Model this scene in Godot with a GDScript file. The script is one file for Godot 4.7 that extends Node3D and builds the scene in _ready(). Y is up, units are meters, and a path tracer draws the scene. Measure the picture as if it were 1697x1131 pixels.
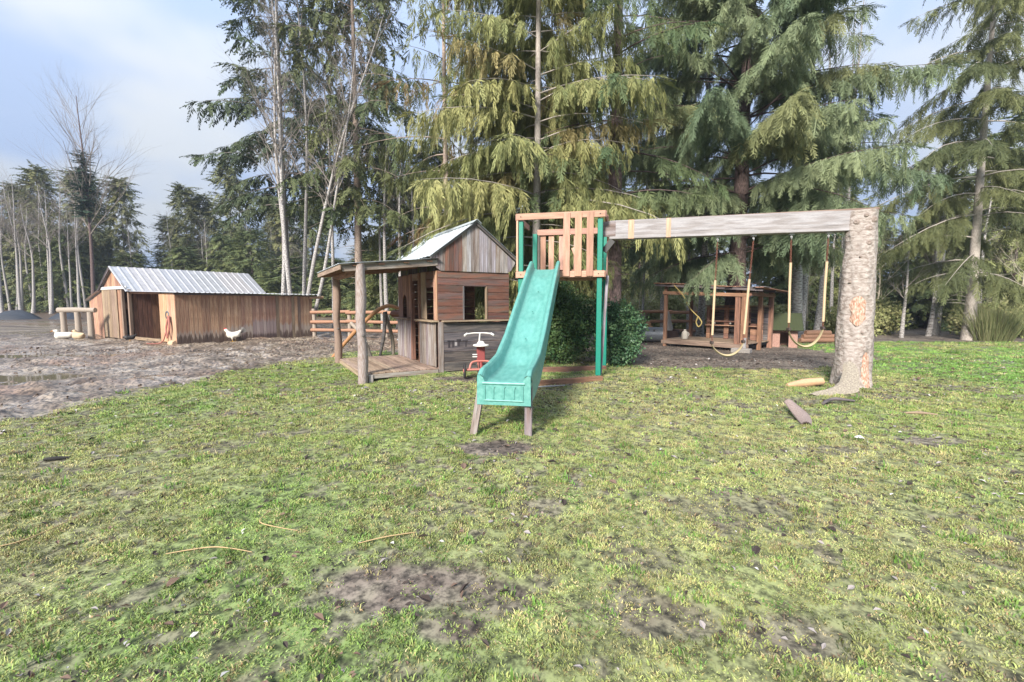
extends Node3D
# A rough lawn with a play tower, slide, swings, playhouse and a small barn in front of tall conifers.

var R := RandomNumberGenerator.new()
var N1 := FastNoiseLite.new()
var N2 := FastNoiseLite.new()
var N3 := FastNoiseLite.new()
var taken := {}
var boxes := {}
var mats := {}
var wood_tex := {}


# ---------------------------------------------------------------- mesh builder
class MB:
	var v := PackedVector3Array()
	var n := PackedVector3Array()
	var c := PackedColorArray()
	var idx := PackedInt32Array()
	var col := Color(1, 1, 1)
	var tinted := false

	func vert(p: Vector3, nn: Vector3) -> int:
		v.append(p); n.append(nn); c.append(col)
		return v.size() - 1

	func face(i: int, j: int, k: int) -> void:
		var g := (v[j] - v[i]).cross(v[k] - v[i])
		if g.dot(n[i] + n[j] + n[k]) > 0.0:
			idx.append(i); idx.append(k); idx.append(j)
		else:
			idx.append(i); idx.append(j); idx.append(k)

	func tri(a: Vector3, b: Vector3, d: Vector3, out := Vector3.ZERO) -> void:
		var g := (b - a).cross(d - a).normalized()
		if out != Vector3.ZERO and g.dot(out) < 0.0:
			g = -g
		face(vert(a, g), vert(b, g), vert(d, g))

	func quad(a: Vector3, b: Vector3, d: Vector3, e: Vector3, out := Vector3.ZERO) -> void:
		var g := (b - a).cross(d - a).normalized()
		if out != Vector3.ZERO and g.dot(out) < 0.0:
			g = -g
		var i := vert(a, g); var j := vert(b, g); var k := vert(d, g); var l := vert(e, g)
		face(i, j, k); face(i, k, l)

	# a smooth tube through pts with radii; wob = callable noise offset per vertex (or 0)
	func tube(pts: PackedVector3Array, rad: PackedFloat32Array, seg := 8, cap := true, noise: FastNoiseLite = null, amp := 0.0) -> void:
		var rings := []
		var side := Vector3.ZERO
		for i in pts.size():
			var t := (pts[mini(i + 1, pts.size() - 1)] - pts[maxi(i - 1, 0)]).normalized()
			if side == Vector3.ZERO:
				side = t.cross(Vector3.RIGHT if absf(t.x) < 0.8 else Vector3.UP).normalized()
			side = (side - t * side.dot(t)).normalized()
			var oth := t.cross(side)
			var ring := PackedInt32Array()
			for k in seg + 1:
				var a := TAU * k / seg
				var d := side * cos(a) + oth * sin(a)
				var r := rad[i]
				if noise:
					var q := pts[i] + d * r
					r *= 1.0 + amp * noise.get_noise_3d(q.x * 30.0, q.y * 30.0, q.z * 30.0)
				ring.append(vert(pts[i] + d * r, d))
			rings.append(ring)
		for i in rings.size() - 1:
			for k in seg:
				face(rings[i][k], rings[i][k + 1], rings[i + 1][k + 1])
				face(rings[i][k], rings[i + 1][k + 1], rings[i + 1][k])
		if cap:
			for e in [0, pts.size() - 1]:
				if rad[e] < 0.004:
					continue
				var o: Vector3 = (pts[0] - pts[1] if e == 0 else pts[e] - pts[e - 1]).normalized()
				var m := vert(pts[e], o)
				var ring: PackedInt32Array = rings[e]
				var first := vert(v[ring[0]], o)
				var last := first
				for k in range(1, seg + 1):
					var nx := vert(v[ring[k]], o)
					face(m, last, nx)
					last = nx

	# rounded box of size s with bevel b, placed by xf
	func box(s: Vector3, b: float, xf := Transform3D.IDENTITY) -> void:
		var h := s * 0.5
		b = minf(b, minf(h.x, minf(h.y, h.z)) * 0.9)
		var id := {}
		for sx in [-1, 1]:
			for sy in [-1, 1]:
				for sz in [-1, 1]:
					for ax in 3:
						var sg := Vector3(sx, sy, sz)
						var p := Vector3(sx * (h.x - b), sy * (h.y - b), sz * (h.z - b))
						p[ax] = sg[ax] * h[ax]
						var nn := Vector3.ZERO
						nn[ax] = sg[ax]
						id[[sx, sy, sz, ax]] = vert(xf * p, (xf.basis * nn).normalized())
		for ax in 3:
			var u := (ax + 1) % 3
			var w := (ax + 2) % 3
			for s1 in [-1, 1]:
				var q := []
				for st in [[-1, -1], [1, -1], [1, 1], [-1, 1]]:
					var k := [0, 0, 0, ax]
					k[ax] = s1; k[u] = st[0]; k[w] = st[1]
					q.append(id[k])
				face(q[0], q[1], q[2]); face(q[0], q[2], q[3])
			for s1 in [-1, 1]:
				for s2 in [-1, 1]:
					# edge running along ax, between faces u and w
					var e := []
					for st in [[-1, u], [1, u], [1, w], [-1, w]]:
						var k := [0, 0, 0, st[1]]
						k[ax] = st[0]; k[u] = s1; k[w] = s2
						e.append(id[k])
					face(e[0], e[1], e[2]); face(e[0], e[2], e[3])
		for sx in [-1, 1]:
			for sy in [-1, 1]:
				for sz in [-1, 1]:
					face(id[[sx, sy, sz, 0]], id[[sx, sy, sz, 1]], id[[sx, sy, sz, 2]])

	# polygon (in xy) pulled out to z in [-t/2, t/2]
	func prism(poly: PackedVector2Array, t: float, xf := Transform3D.IDENTITY) -> void:
		var tr := Geometry2D.triangulate_polygon(poly)
		var b := xf.basis
		for s in [-1, 1]:
			var nn: Vector3 = (b * Vector3(0, 0, s)).normalized()
			for i in range(0, tr.size(), 3):
				var q := []
				for k in 3:
					var p := poly[tr[i + k]]
					q.append(vert(xf * Vector3(p.x, p.y, s * t * 0.5), nn))
				face(q[0], q[1], q[2])
		var area := 0.0
		for i in poly.size():
			area += poly[i].cross(poly[(i + 1) % poly.size()])
		for i in poly.size():
			var p := poly[i]
			var q := poly[(i + 1) % poly.size()]
			var d := (q - p)
			var o := Vector3(d.y, -d.x, 0) * signf(area)
			quad(xf * Vector3(p.x, p.y, -t / 2), xf * Vector3(q.x, q.y, -t / 2), xf * Vector3(q.x, q.y, t / 2), xf * Vector3(p.x, p.y, t / 2), b * o)

	# body of revolution about y
	func lathe(prof: PackedVector2Array, seg := 20, xf := Transform3D.IDENTITY) -> void:
		var rows := []
		for i in prof.size():
			var t := prof[mini(i + 1, prof.size() - 1)] - prof[maxi(i - 1, 0)]
			var row := PackedInt32Array()
			for k in seg + 1:
				var a := TAU * k / seg
				var nn := Vector3(t.y * cos(a), -t.x, t.y * sin(a)).normalized()
				row.append(vert(xf * Vector3(prof[i].x * cos(a), prof[i].y, prof[i].x * sin(a)), (xf.basis * nn).normalized()))
			rows.append(row)
		for i in rows.size() - 1:
			for k in seg:
				face(rows[i][k], rows[i][k + 1], rows[i + 1][k + 1])
				face(rows[i][k], rows[i + 1][k + 1], rows[i + 1][k])

	func commit(flat := false) -> ArrayMesh:
		var a := []
		a.resize(Mesh.ARRAY_MAX)
		a[Mesh.ARRAY_VERTEX] = v
		if not flat:
			a[Mesh.ARRAY_NORMAL] = n
		if tinted:
			a[Mesh.ARRAY_COLOR] = c
		a[Mesh.ARRAY_INDEX] = idx
		var m := ArrayMesh.new()
		m.add_surface_from_arrays(Mesh.PRIMITIVE_TRIANGLES, a)
		return m


# ---------------------------------------------------------------- naming and tagging
func numbered(called: String) -> String:
	var k: int = taken.get(called, 0)
	taken[called] = k + 1
	return called if k == 0 else "%s_%03d" % [called, k]


func tag(o: Node3D, label: String, category: String, group := "", kind := "") -> Node3D:
	o.set_meta("label", label)
	o.set_meta("category", category)
	if group:
		o.set_meta("group", group)
	if kind:
		o.set_meta("kind", kind)
	return o


func thing(called: String, label: String, category: String, at := Vector3.ZERO, turn := 0.0, group := "") -> Node3D:
	var o := Node3D.new()
	o.name = numbered(called)
	add_child(o)
	o.position = at
	o.rotation.y = turn
	tag(o, label, category, group)
	return o


func part(par: Node, called: String, mesh: Mesh, m: Material, xf := Transform3D.IDENTITY) -> MeshInstance3D:
	var o := MeshInstance3D.new()
	o.name = called if par != self else numbered(called)
	o.mesh = mesh
	o.material_override = m
	o.transform = xf
	par.add_child(o, true)
	return o


func structure(called: String, mesh: Mesh, m: Material) -> MeshInstance3D:
	var o := part(self, called, mesh, m)
	o.set_meta("kind", "structure")
	return o


func copy_of(o: Node3D, at: Vector3, turn: float, scale_by: Vector3, label: String, group: String) -> Node3D:
	var base := String(o.name)
	if base.length() > 4 and base[-4] == "_" and base.right(3).is_valid_int():
		base = base.left(-4)
	var d: Node3D = o.duplicate()
	d.name = numbered(base)
	add_child(d)
	d.transform = Transform3D(Basis(Vector3.UP, turn).scaled_local(scale_by), at)
	d.set_meta("label", label)
	d.set_meta("group", group)
	return d


func mm(par: Node, called: String, mesh: Mesh, m: Material, xs: Array, cs: Array) -> MultiMeshInstance3D:
	var q := MultiMesh.new()
	q.transform_format = MultiMesh.TRANSFORM_3D
	q.use_colors = true
	q.mesh = mesh
	q.instance_count = xs.size()
	for i in xs.size():
		q.set_instance_transform(i, xs[i])
		q.set_instance_color(i, cs[i])
	var o := MultiMeshInstance3D.new()
	o.name = called if par != self else numbered(called)
	o.multimesh = q
	o.material_override = m
	par.add_child(o, true)
	return o


# ---------------------------------------------------------------- materials
func lin(r: float, g: float, b: float) -> Color:
	return Color(r, g, b).linear_to_srgb()


func plain_mat(key: String, c: Color, rough := 0.8, metal := 0.0) -> StandardMaterial3D:
	if mats.has(key):
		return mats[key]
	var m := StandardMaterial3D.new()
	m.resource_name = key
	m.albedo_color = c
	m.roughness = rough
	m.metallic = metal
	mats[key] = m
	return m


# a fibre picture: dark/light fibres along x, slow blotches between two colours, fine cracks
func make_wood(sd: int, a: Color, b: Color, contrast: float, cracks: float, splashed := false, level := 0) -> ImageTexture:
	var f := FastNoiseLite.new()
	f.seed = sd
	f.frequency = 0.09
	f.fractal_octaves = 4
	var fib := f.get_seamless_image(40, 512)
	fib.resize(256, 512, Image.INTERPOLATE_CUBIC)
	f.seed = sd + 7
	f.frequency = 0.02
	var blo := f.get_seamless_image(128, 256)
	blo.resize(256, 512, Image.INTERPOLATE_CUBIC)
	f.seed = sd + 19
	f.frequency = 0.3
	var fine := f.get_seamless_image(128, 512)
	fine.resize(256, 512, Image.INTERPOLATE_CUBIC)
	var im := Image.create(256, 512, false, Image.FORMAT_RGB8)
	for y in 512:
		for x in 256:
			var p := fib.get_pixel(x, y).r
			var q := blo.get_pixel(x, y).r
			var r := fine.get_pixel(x, y).r
			var c := a.lerp(b, clampf((q - 0.5) * 2.2 + 0.5 + (p - 0.5) * 0.6, 0.0, 1.0))
			var k := 1.0 + (p - 0.5) * contrast + (r - 0.5) * contrast * 0.9
			if p < 0.24:
				k *= 1.0 - cracks
			c = Color(c.r * k, c.g * k, c.b * k)
			if splashed:
				# dried pale mud and damp rot climbing up from the foot of the board (x runs upwards)
				var hgt := x / 256.0 * 2.0 + (q - 0.5) * 0.3 + (p - 0.5) * 0.18 + (r - 0.5) * 0.15
				c = c.lerp(Color(0.52, 0.46, 0.43), smoothstep(0.62 + 0.12 * level, 0.5 + 0.12 * level, hgt) * 0.75)
				c = c.lerp(Color(0.12, 0.075, 0.06), smoothstep(0.42, 0.34, hgt) * 0.85)
			im.set_pixel(x, y, c.clamp().linear_to_srgb())
	return ImageTexture.create_from_image(im)


# kind -> one of eight variants of a wood, each with its own offset and tone
func wood(kind: String, variant := -1) -> StandardMaterial3D:
	if variant < 0:
		variant = R.randi() % 8
	var key := "%s_%d" % [kind, variant]
	if mats.has(key):
		return mats[key]
	var spec: Array = {
		"grey": [11, Color(0.37, 0.345, 0.345), Color(0.24, 0.19, 0.165), 0.7, 0.5],
		"silver": [15, Color(0.44, 0.44, 0.48), Color(0.29, 0.265, 0.265), 0.6, 0.45],
		"beam": [17, Color(0.43, 0.43, 0.495), Color(0.31, 0.295, 0.325), 0.5, 0.4],
		"barnfront": [47, Color(0.66, 0.44, 0.31), Color(0.50, 0.295, 0.20), 0.7, 0.45],
		"dark": [21, Color(0.105, 0.10, 0.11), Color(0.20, 0.18, 0.175), 0.8, 0.5],
		"red": [31, Color(0.20, 0.09, 0.065), Color(0.145, 0.10, 0.088), 0.7, 0.45],
		"barn": [41, Color(0.52, 0.33, 0.23), Color(0.37, 0.205, 0.14), 0.7, 0.4],
		"fresh": [45, Color(0.60, 0.40, 0.26), Color(0.50, 0.30, 0.18), 0.45, 0.3],
		"pink": [51, Color(0.62, 0.39, 0.30), Color(0.52, 0.31, 0.235), 0.45, 0.25],
		"tan": [61, Color(0.40, 0.31, 0.225), Color(0.27, 0.20, 0.145), 0.6, 0.4],
		"deck": [71, Color(0.47, 0.36, 0.27), Color(0.33, 0.25, 0.19), 0.6, 0.45],
		"hut": [81, Color(0.38, 0.21, 0.14), Color(0.24, 0.135, 0.092), 0.7, 0.45],
	}[kind]
	var tk := "%s%d" % [kind, variant % (4 if kind == "barnfront" else 2)]
	if not wood_tex.has(tk):
		wood_tex[tk] = make_wood(spec[0] + (variant % 2) * 100, spec[1], spec[2], spec[3], spec[4], kind == "barnfront", variant % 4)
	var m := StandardMaterial3D.new()
	m.resource_name = key
	m.albedo_texture = wood_tex[tk]
	var tone := 0.80 + 0.20 * fposmod(variant * 0.377 + 0.1, 1.0)
	m.albedo_color = Color(tone, tone * (0.97 + 0.03 * (variant % 3) / 2.0), tone * (0.94 + 0.06 * (variant % 4) / 3.0))
	m.roughness = 0.86
	m.uv1_triplanar = true
	m.uv1_triplanar_sharpness = 4.0
	m.uv1_scale = Vector3(0.45, 1.9, 1.9)
	m.uv1_offset = Vector3(variant * 0.137, variant * 0.291, variant * 0.173)
	if kind == "barnfront":
		m.uv1_scale.x = 0.5
		m.uv1_offset.x = 0.5
	m.heightmap_enabled = true
	m.heightmap_texture = wood_tex[tk]
	m.heightmap_scale = 0.5
	mats[key] = m
	return m


# bark, soil and other grainy stuff: two colours through layered noise, mapped on three planes
func grainy(key: String, a: Color, b: Color, sc: Vector3, rough := 0.9, sharp := 1.6, bump := 1.0, freq := 0.035) -> StandardMaterial3D:
	if mats.has(key):
		return mats[key]
	var f := FastNoiseLite.new()
	f.seed = key.hash() % 9999
	f.frequency = freq
	f.fractal_octaves = 5
	f.fractal_gain = 0.62
	var im0 := f.get_seamless_image(256, 256)
	var im := Image.create(256, 256, false, Image.FORMAT_RGB8)
	for y in 256:
		for x in 256:
			var p := clampf((im0.get_pixel(x, y).r - 0.5) * sharp + 0.5, 0.0, 1.0)
			im.set_pixel(x, y, a.lerp(b, p).linear_to_srgb())
	var t := ImageTexture.create_from_image(im)
	var m := StandardMaterial3D.new()
	m.resource_name = key
	m.albedo_texture = t
	m.roughness = rough
	m.uv1_triplanar = true
	m.uv1_scale = sc
	m.heightmap_enabled = true
	m.heightmap_texture = t
	m.heightmap_scale = bump
	mats[key] = m
	return m


func leafy(key: String, c: Color, back: float) -> StandardMaterial3D:
	if mats.has(key):
		return mats[key]
	var m := StandardMaterial3D.new()
	m.resource_name = key
	m.albedo_color = c
	m.vertex_color_use_as_albedo = true
	m.roughness = 0.7
	m.metallic_specular = 0.35
	m.backlight_enabled = true
	m.backlight = Color(back, back, back).linear_to_srgb()
	mats[key] = m
	return m


# ---------------------------------------------------------------- simple pieces
func bevel_box(s: Vector3, b := 0.005) -> ArrayMesh:
	var k := Vector3i((s * 400.0).round())
	var key := [k, b]
	if not boxes.has(key):
		var q := MB.new()
		q.box(s, b)
		boxes[key] = q.commit()
	return boxes[key]


# a board from a to b: w across (towards `up`), t thick
func plank(par: Node, called: String, a: Vector3, b: Vector3, w: float, t: float, m: Material, up := Vector3.UP, bev := 0.005) -> MeshInstance3D:
	var x := (b - a).normalized()
	var z := x.cross(up).normalized()
	var y := z.cross(x)
	return part(par, called, bevel_box(Vector3((b - a).length(), w, t), bev), m, Transform3D(Basis(x, y, z), (a + b) * 0.5))


# a round log through points
func log_mesh(pts: Array, rad: Array, seg := 10, amp := 0.25) -> ArrayMesh:
	var c := Curve3D.new()
	for i in pts.size():
		var d: Vector3 = (pts[mini(i + 1, pts.size() - 1)] - pts[maxi(i - 1, 0)]) / 6.0
		c.add_point(pts[i], -d, d)
	var q := MB.new()
	var vs := PackedVector3Array()
	var rs := PackedFloat32Array()
	var n := maxi(6, pts.size() * 5)
	for i in n + 1:
		var f := float(i) / n
		vs.append(c.sample_baked(f * c.get_baked_length(), true))
		var g := f * (rad.size() - 1)
		rs.append(lerpf(rad[int(g)], rad[mini(int(g) + 1, rad.size() - 1)], g - int(g)))
	q.tube(vs, rs, seg, true, N3, amp)
	return q.commit()


# ribbed sheet: w along x, l along -z, ribs along z
func sheet_mesh(w: float, l: float, ribs: int, rh := 0.02) -> ArrayMesh:
	var q := MB.new()
	var pr := PackedVector2Array()
	var p := w / ribs
	for i in ribs:
		var x := -w / 2 + i * p
		pr.append(Vector2(x, 0)); pr.append(Vector2(x + p * 0.62, 0)); pr.append(Vector2(x + p * 0.72, rh)); pr.append(Vector2(x + p * 0.9, rh))
	pr.append(Vector2(w / 2, 0))
	for i in pr.size() - 1:
		for s in [0.0, -0.004]:
			q.quad(Vector3(pr[i].x, pr[i].y + s, 0), Vector3(pr[i + 1].x, pr[i + 1].y + s, 0), Vector3(pr[i + 1].x, pr[i + 1].y + s, -l), Vector3(pr[i].x, pr[i].y + s, -l), Vector3.UP if s == 0.0 else Vector3.DOWN)
		for z in [0.0, -l]:
			q.quad(Vector3(pr[i].x, pr[i].y, z), Vector3(pr[i + 1].x, pr[i + 1].y, z), Vector3(pr[i + 1].x, pr[i + 1].y - 0.004, z), Vector3(pr[i].x, pr[i].y - 0.004, z), Vector3(0, 0, 1 if z == 0.0 else -1))
	return q.commit()


# joints with radii -> one continuous skin (smooth union of tapered capsules, meshed as surface nets)
func skin(caps: Array, cell: float, k: float) -> ArrayMesh:
	var lo := Vector3(1e9, 1e9, 1e9)
	var hi := -lo
	for c in caps:
		for e in 2:
			var r: float = c[2 + e] + cell * 2.0
			lo = lo.min(c[e] - Vector3(r, r, r)); hi = hi.max(c[e] + Vector3(r, r, r))
	var d := Vector3i(((hi - lo) / cell).ceil()) + Vector3i(2, 2, 2)
	var val := PackedFloat32Array()
	val.resize(d.x * d.y * d.z)
	for z in d.z:
		for y in d.y:
			for x in d.x:
				var p := lo + Vector3(x, y, z) * cell
				var s := 0.0
				for c in caps:
					var ab: Vector3 = c[1] - c[0]
					var t := clampf((p - c[0]).dot(ab) / maxf(ab.length_squared(), 1e-9), 0.0, 1.0)
					s += exp(-((p - c[0] - ab * t).length() - lerpf(c[2], c[3], t)) / k)
				val[(z * d.y + y) * d.x + x] = -k * log(maxf(s, 1e-30))
	var q := MB.new()
	var id := {}
	for z in d.z - 1:
		for y in d.y - 1:
			for x in d.x - 1:
				var o := (z * d.y + y) * d.x + x
				var neg := 0
				var w := []
				for j in 8:
					var f := val[o + (j & 1) + ((j >> 1) & 1) * d.x + (j >> 2) * d.x * d.y]
					w.append(f)
					if f < 0.0:
						neg += 1
				if neg == 0 or neg == 8:
					continue
				var sum := Vector3.ZERO
				var cnt := 0
				for e in [[0, 1], [2, 3], [4, 5], [6, 7], [0, 2], [1, 3], [4, 6], [5, 7], [0, 4], [1, 5], [2, 6], [3, 7]]:
					var a: float = w[e[0]]
					var b: float = w[e[1]]
					if (a < 0.0) != (b < 0.0):
						var t := a / (a - b)
						var pa := Vector3(e[0] & 1, (e[0] >> 1) & 1, e[0] >> 2)
						var pb := Vector3(e[1] & 1, (e[1] >> 1) & 1, e[1] >> 2)
						sum += pa.lerp(pb, t)
						cnt += 1
				var g := Vector3(w[1] - w[0] + w[3] - w[2] + w[5] - w[4] + w[7] - w[6], w[2] - w[0] + w[3] - w[1] + w[6] - w[4] + w[7] - w[5], w[4] - w[0] + w[5] - w[1] + w[6] - w[2] + w[7] - w[3])
				id[Vector3i(x, y, z)] = q.vert(lo + (Vector3(x, y, z) + sum / cnt) * cell, g.normalized())
	for key in id:
		var o: int = (key.z * d.y + key.y) * d.x + key.x
		for ax in 3:
			var st: int = [1, d.x, d.x * d.y][ax]
			if (val[o] < 0.0) == (val[o + st] < 0.0):
				continue
			var u := Vector3i.ZERO
			var w := Vector3i.ZERO
			u[(ax + 1) % 3] = 1
			w[(ax + 2) % 3] = 1
			if id.has(key - u) and id.has(key - w) and id.has(key - u - w):
				q.face(id[key], id[key - u], id[key - u - w])
				q.face(id[key], id[key - u - w], id[key - w])
	return q.commit()


# ---------------------------------------------------------------- ground
func bump2(x: float, z: float, cx: float, cz: float, rx: float, rz: float) -> float:
	var a := (x - cx) / rx
	var b := (z - cz) / rz
	return exp(-(a * a + b * b))


# how muddy (0 lawn .. 1 mud) the yard on the left is
func mudness(x: float, z: float) -> float:
	var edge := -6.45
	if z < -10.5:
		edge = lerpf(-6.3, -4.9, smoothstep(-10.5, -13.5, z))
	if z < -13.5:
		edge = lerpf(-4.9, -2.6, smoothstep(-13.5, -16.0, z))
	edge += 0.75 * N1.get_noise_2d(x * 9.0, z * 9.0) + 0.25 * N2.get_noise_2d(x * 30.0, z * 30.0)
	return smoothstep(0.5, -0.4, x - edge)


# bare brown earth under the big trees, beneath the swings' far side and in worn spots
func bareness(x: float, z: float) -> float:
	var w := 0.7 * N1.get_noise_2d(x * 7.0 + 300.0, z * 7.0) + 0.35 * N2.get_noise_2d(x * 28.0, z * 28.0 + 90.0)
	var b := 0.0
	# packed earth in front of the rabbit hutch
	var e := 1.0 - Vector2((x - 6.2) / 4.3, (z + 12.9) / 2.7).length()
	b = maxf(b, smoothstep(-0.12, 0.14, e + w * 0.35))
	if z < -13.4:
		b = maxf(b, smoothstep(10.4, 9.4, x + w * 1.2) * smoothstep(-13.4, -14.6, z))
	b = maxf(b, smoothstep(-17.4, -18.3, z + w * 0.6))
	for s in WORN:
		var q := 1.0 - Vector2((x - s[0]) / s[2], (z - s[1]) / s[3]).length()
		b = maxf(b, smoothstep(0.0, 0.5, q + w * 0.85 - 0.1) * s[4])
	# small worn freckles over the whole lawn
	b = maxf(b, smoothstep(0.20, 0.42, N2.get_noise_2d(x * 120.0 + 70.0, z * 120.0) + 0.5 * N1.get_noise_2d(x * 20.0, z * 20.0 + 170.0)) * 0.55)
	b = maxf(b, smoothstep(0.33, 0.54, N2.get_noise_2d(x * 24.0 + 40.0, z * 24.0) + 0.45 * N1.get_noise_2d(x * 11.0, z * 11.0 + 70.0)) * 0.6)
	return clampf(b, 0.0, 1.0)


const WORN := [
	[-0.62, -2.32, 0.55, 0.25, 0.85], [-0.12, -2.22, 0.22, 0.14, 0.7], [-0.3, -2.0, 0.18, 0.1, 0.7], [1.25, -1.95, 0.25, 0.16, 0.6],
	[0.75, -2.6, 0.3, 0.18, 0.4], [-1.7, -2.2, 0.25, 0.15, 0.4], [-0.12, -4.72, 0.5, 0.3, 1.0], [-0.9, -9.05, 0.9, 0.35, 1.0],
	[0.9, -8.55, 0.8, 0.35, 0.8], [-3.9, -6.2, 0.5, 0.3, 0.7], [-3.3, -9.2, 0.6, 0.5, 0.6], [5.9, -7.3, 0.7, 0.4, 0.6], [4.4, -6.9, 0.7, 0.3, 0.5],
	[3.3, -4.6, 0.6, 0.3, 0.5], [1.6, -3.3, 0.6, 0.4, 0.4], [4.6, -4.9, 0.6, 0.3, 0.7],
]


func mud_relief(x: float, z: float) -> float:
	return 0.12 * N1.get_noise_2d(x * 26.0, z * 32.0) + 0.09 * N2.get_noise_2d(x * 44.0, z * 60.0) + 0.022 * N2.get_noise_2d(x * 120.0, z * 150.0 + 33.0)


func ground_y(x: float, z: float) -> float:
	var y := 0.02 * N1.get_noise_2d(x * 5.0, z * 5.0) + 0.012 * N2.get_noise_2d(x * 16.0, z * 16.0)
	if Vector2(x, z).length() < 16.0:
		y += 0.012 * N2.get_noise_2d(x * 60.0, z * 60.0)
	y -= 0.12 * bump2(x, z, -3.3, -9.0, 1.1, 1.2)
	# the yard rises a little towards the wood on the far left
	y += 0.85 * smoothstep(-24.0, -62.0, z) * smoothstep(-6.0, -26.0, x)
	var m := mudness(x, z)
	if m > 0.0 and z > -40.0:
		var p1 := bump2(x, z, -10.6, -9.7, 3.0, 0.75)
		var p2 := bump2(x, z, -14.5, -13.6, 3.2, 0.8)
		y += m * mud_relief(x, z) * smoothstep(-40.0, -30.0, z) * (1.0 - 0.75 * maxf(p1, p2))
		y -= 0.13 * m * maxf(p1, p2)
	y -= 0.02 * bareness(x, z) * (1.0 if z > -17.0 else 0.0)
	return y


func axis_lines(lo: float, hi: float, fine_lo: float, fine_hi: float, fine: float) -> PackedFloat32Array:
	var out := PackedFloat32Array()
	var neg := []
	var s := fine
	var p := fine_lo
	while p > lo:
		s = minf(s * 1.12, 12.0)
		p -= s
		neg.append(p)
	neg.reverse()
	for q in neg:
		out.append(q)
	p = fine_lo
	while p < fine_hi:
		out.append(p)
		p += fine
	s = fine
	while p < hi:
		out.append(p)
		s = minf(s * 1.12, 12.0)
		p += s
	out.append(hi)
	return out


const MAP_X := -24.0
const MAP_Z := -34.0
const MAP_W := 48.0
const MAP_D := 36.0


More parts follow.
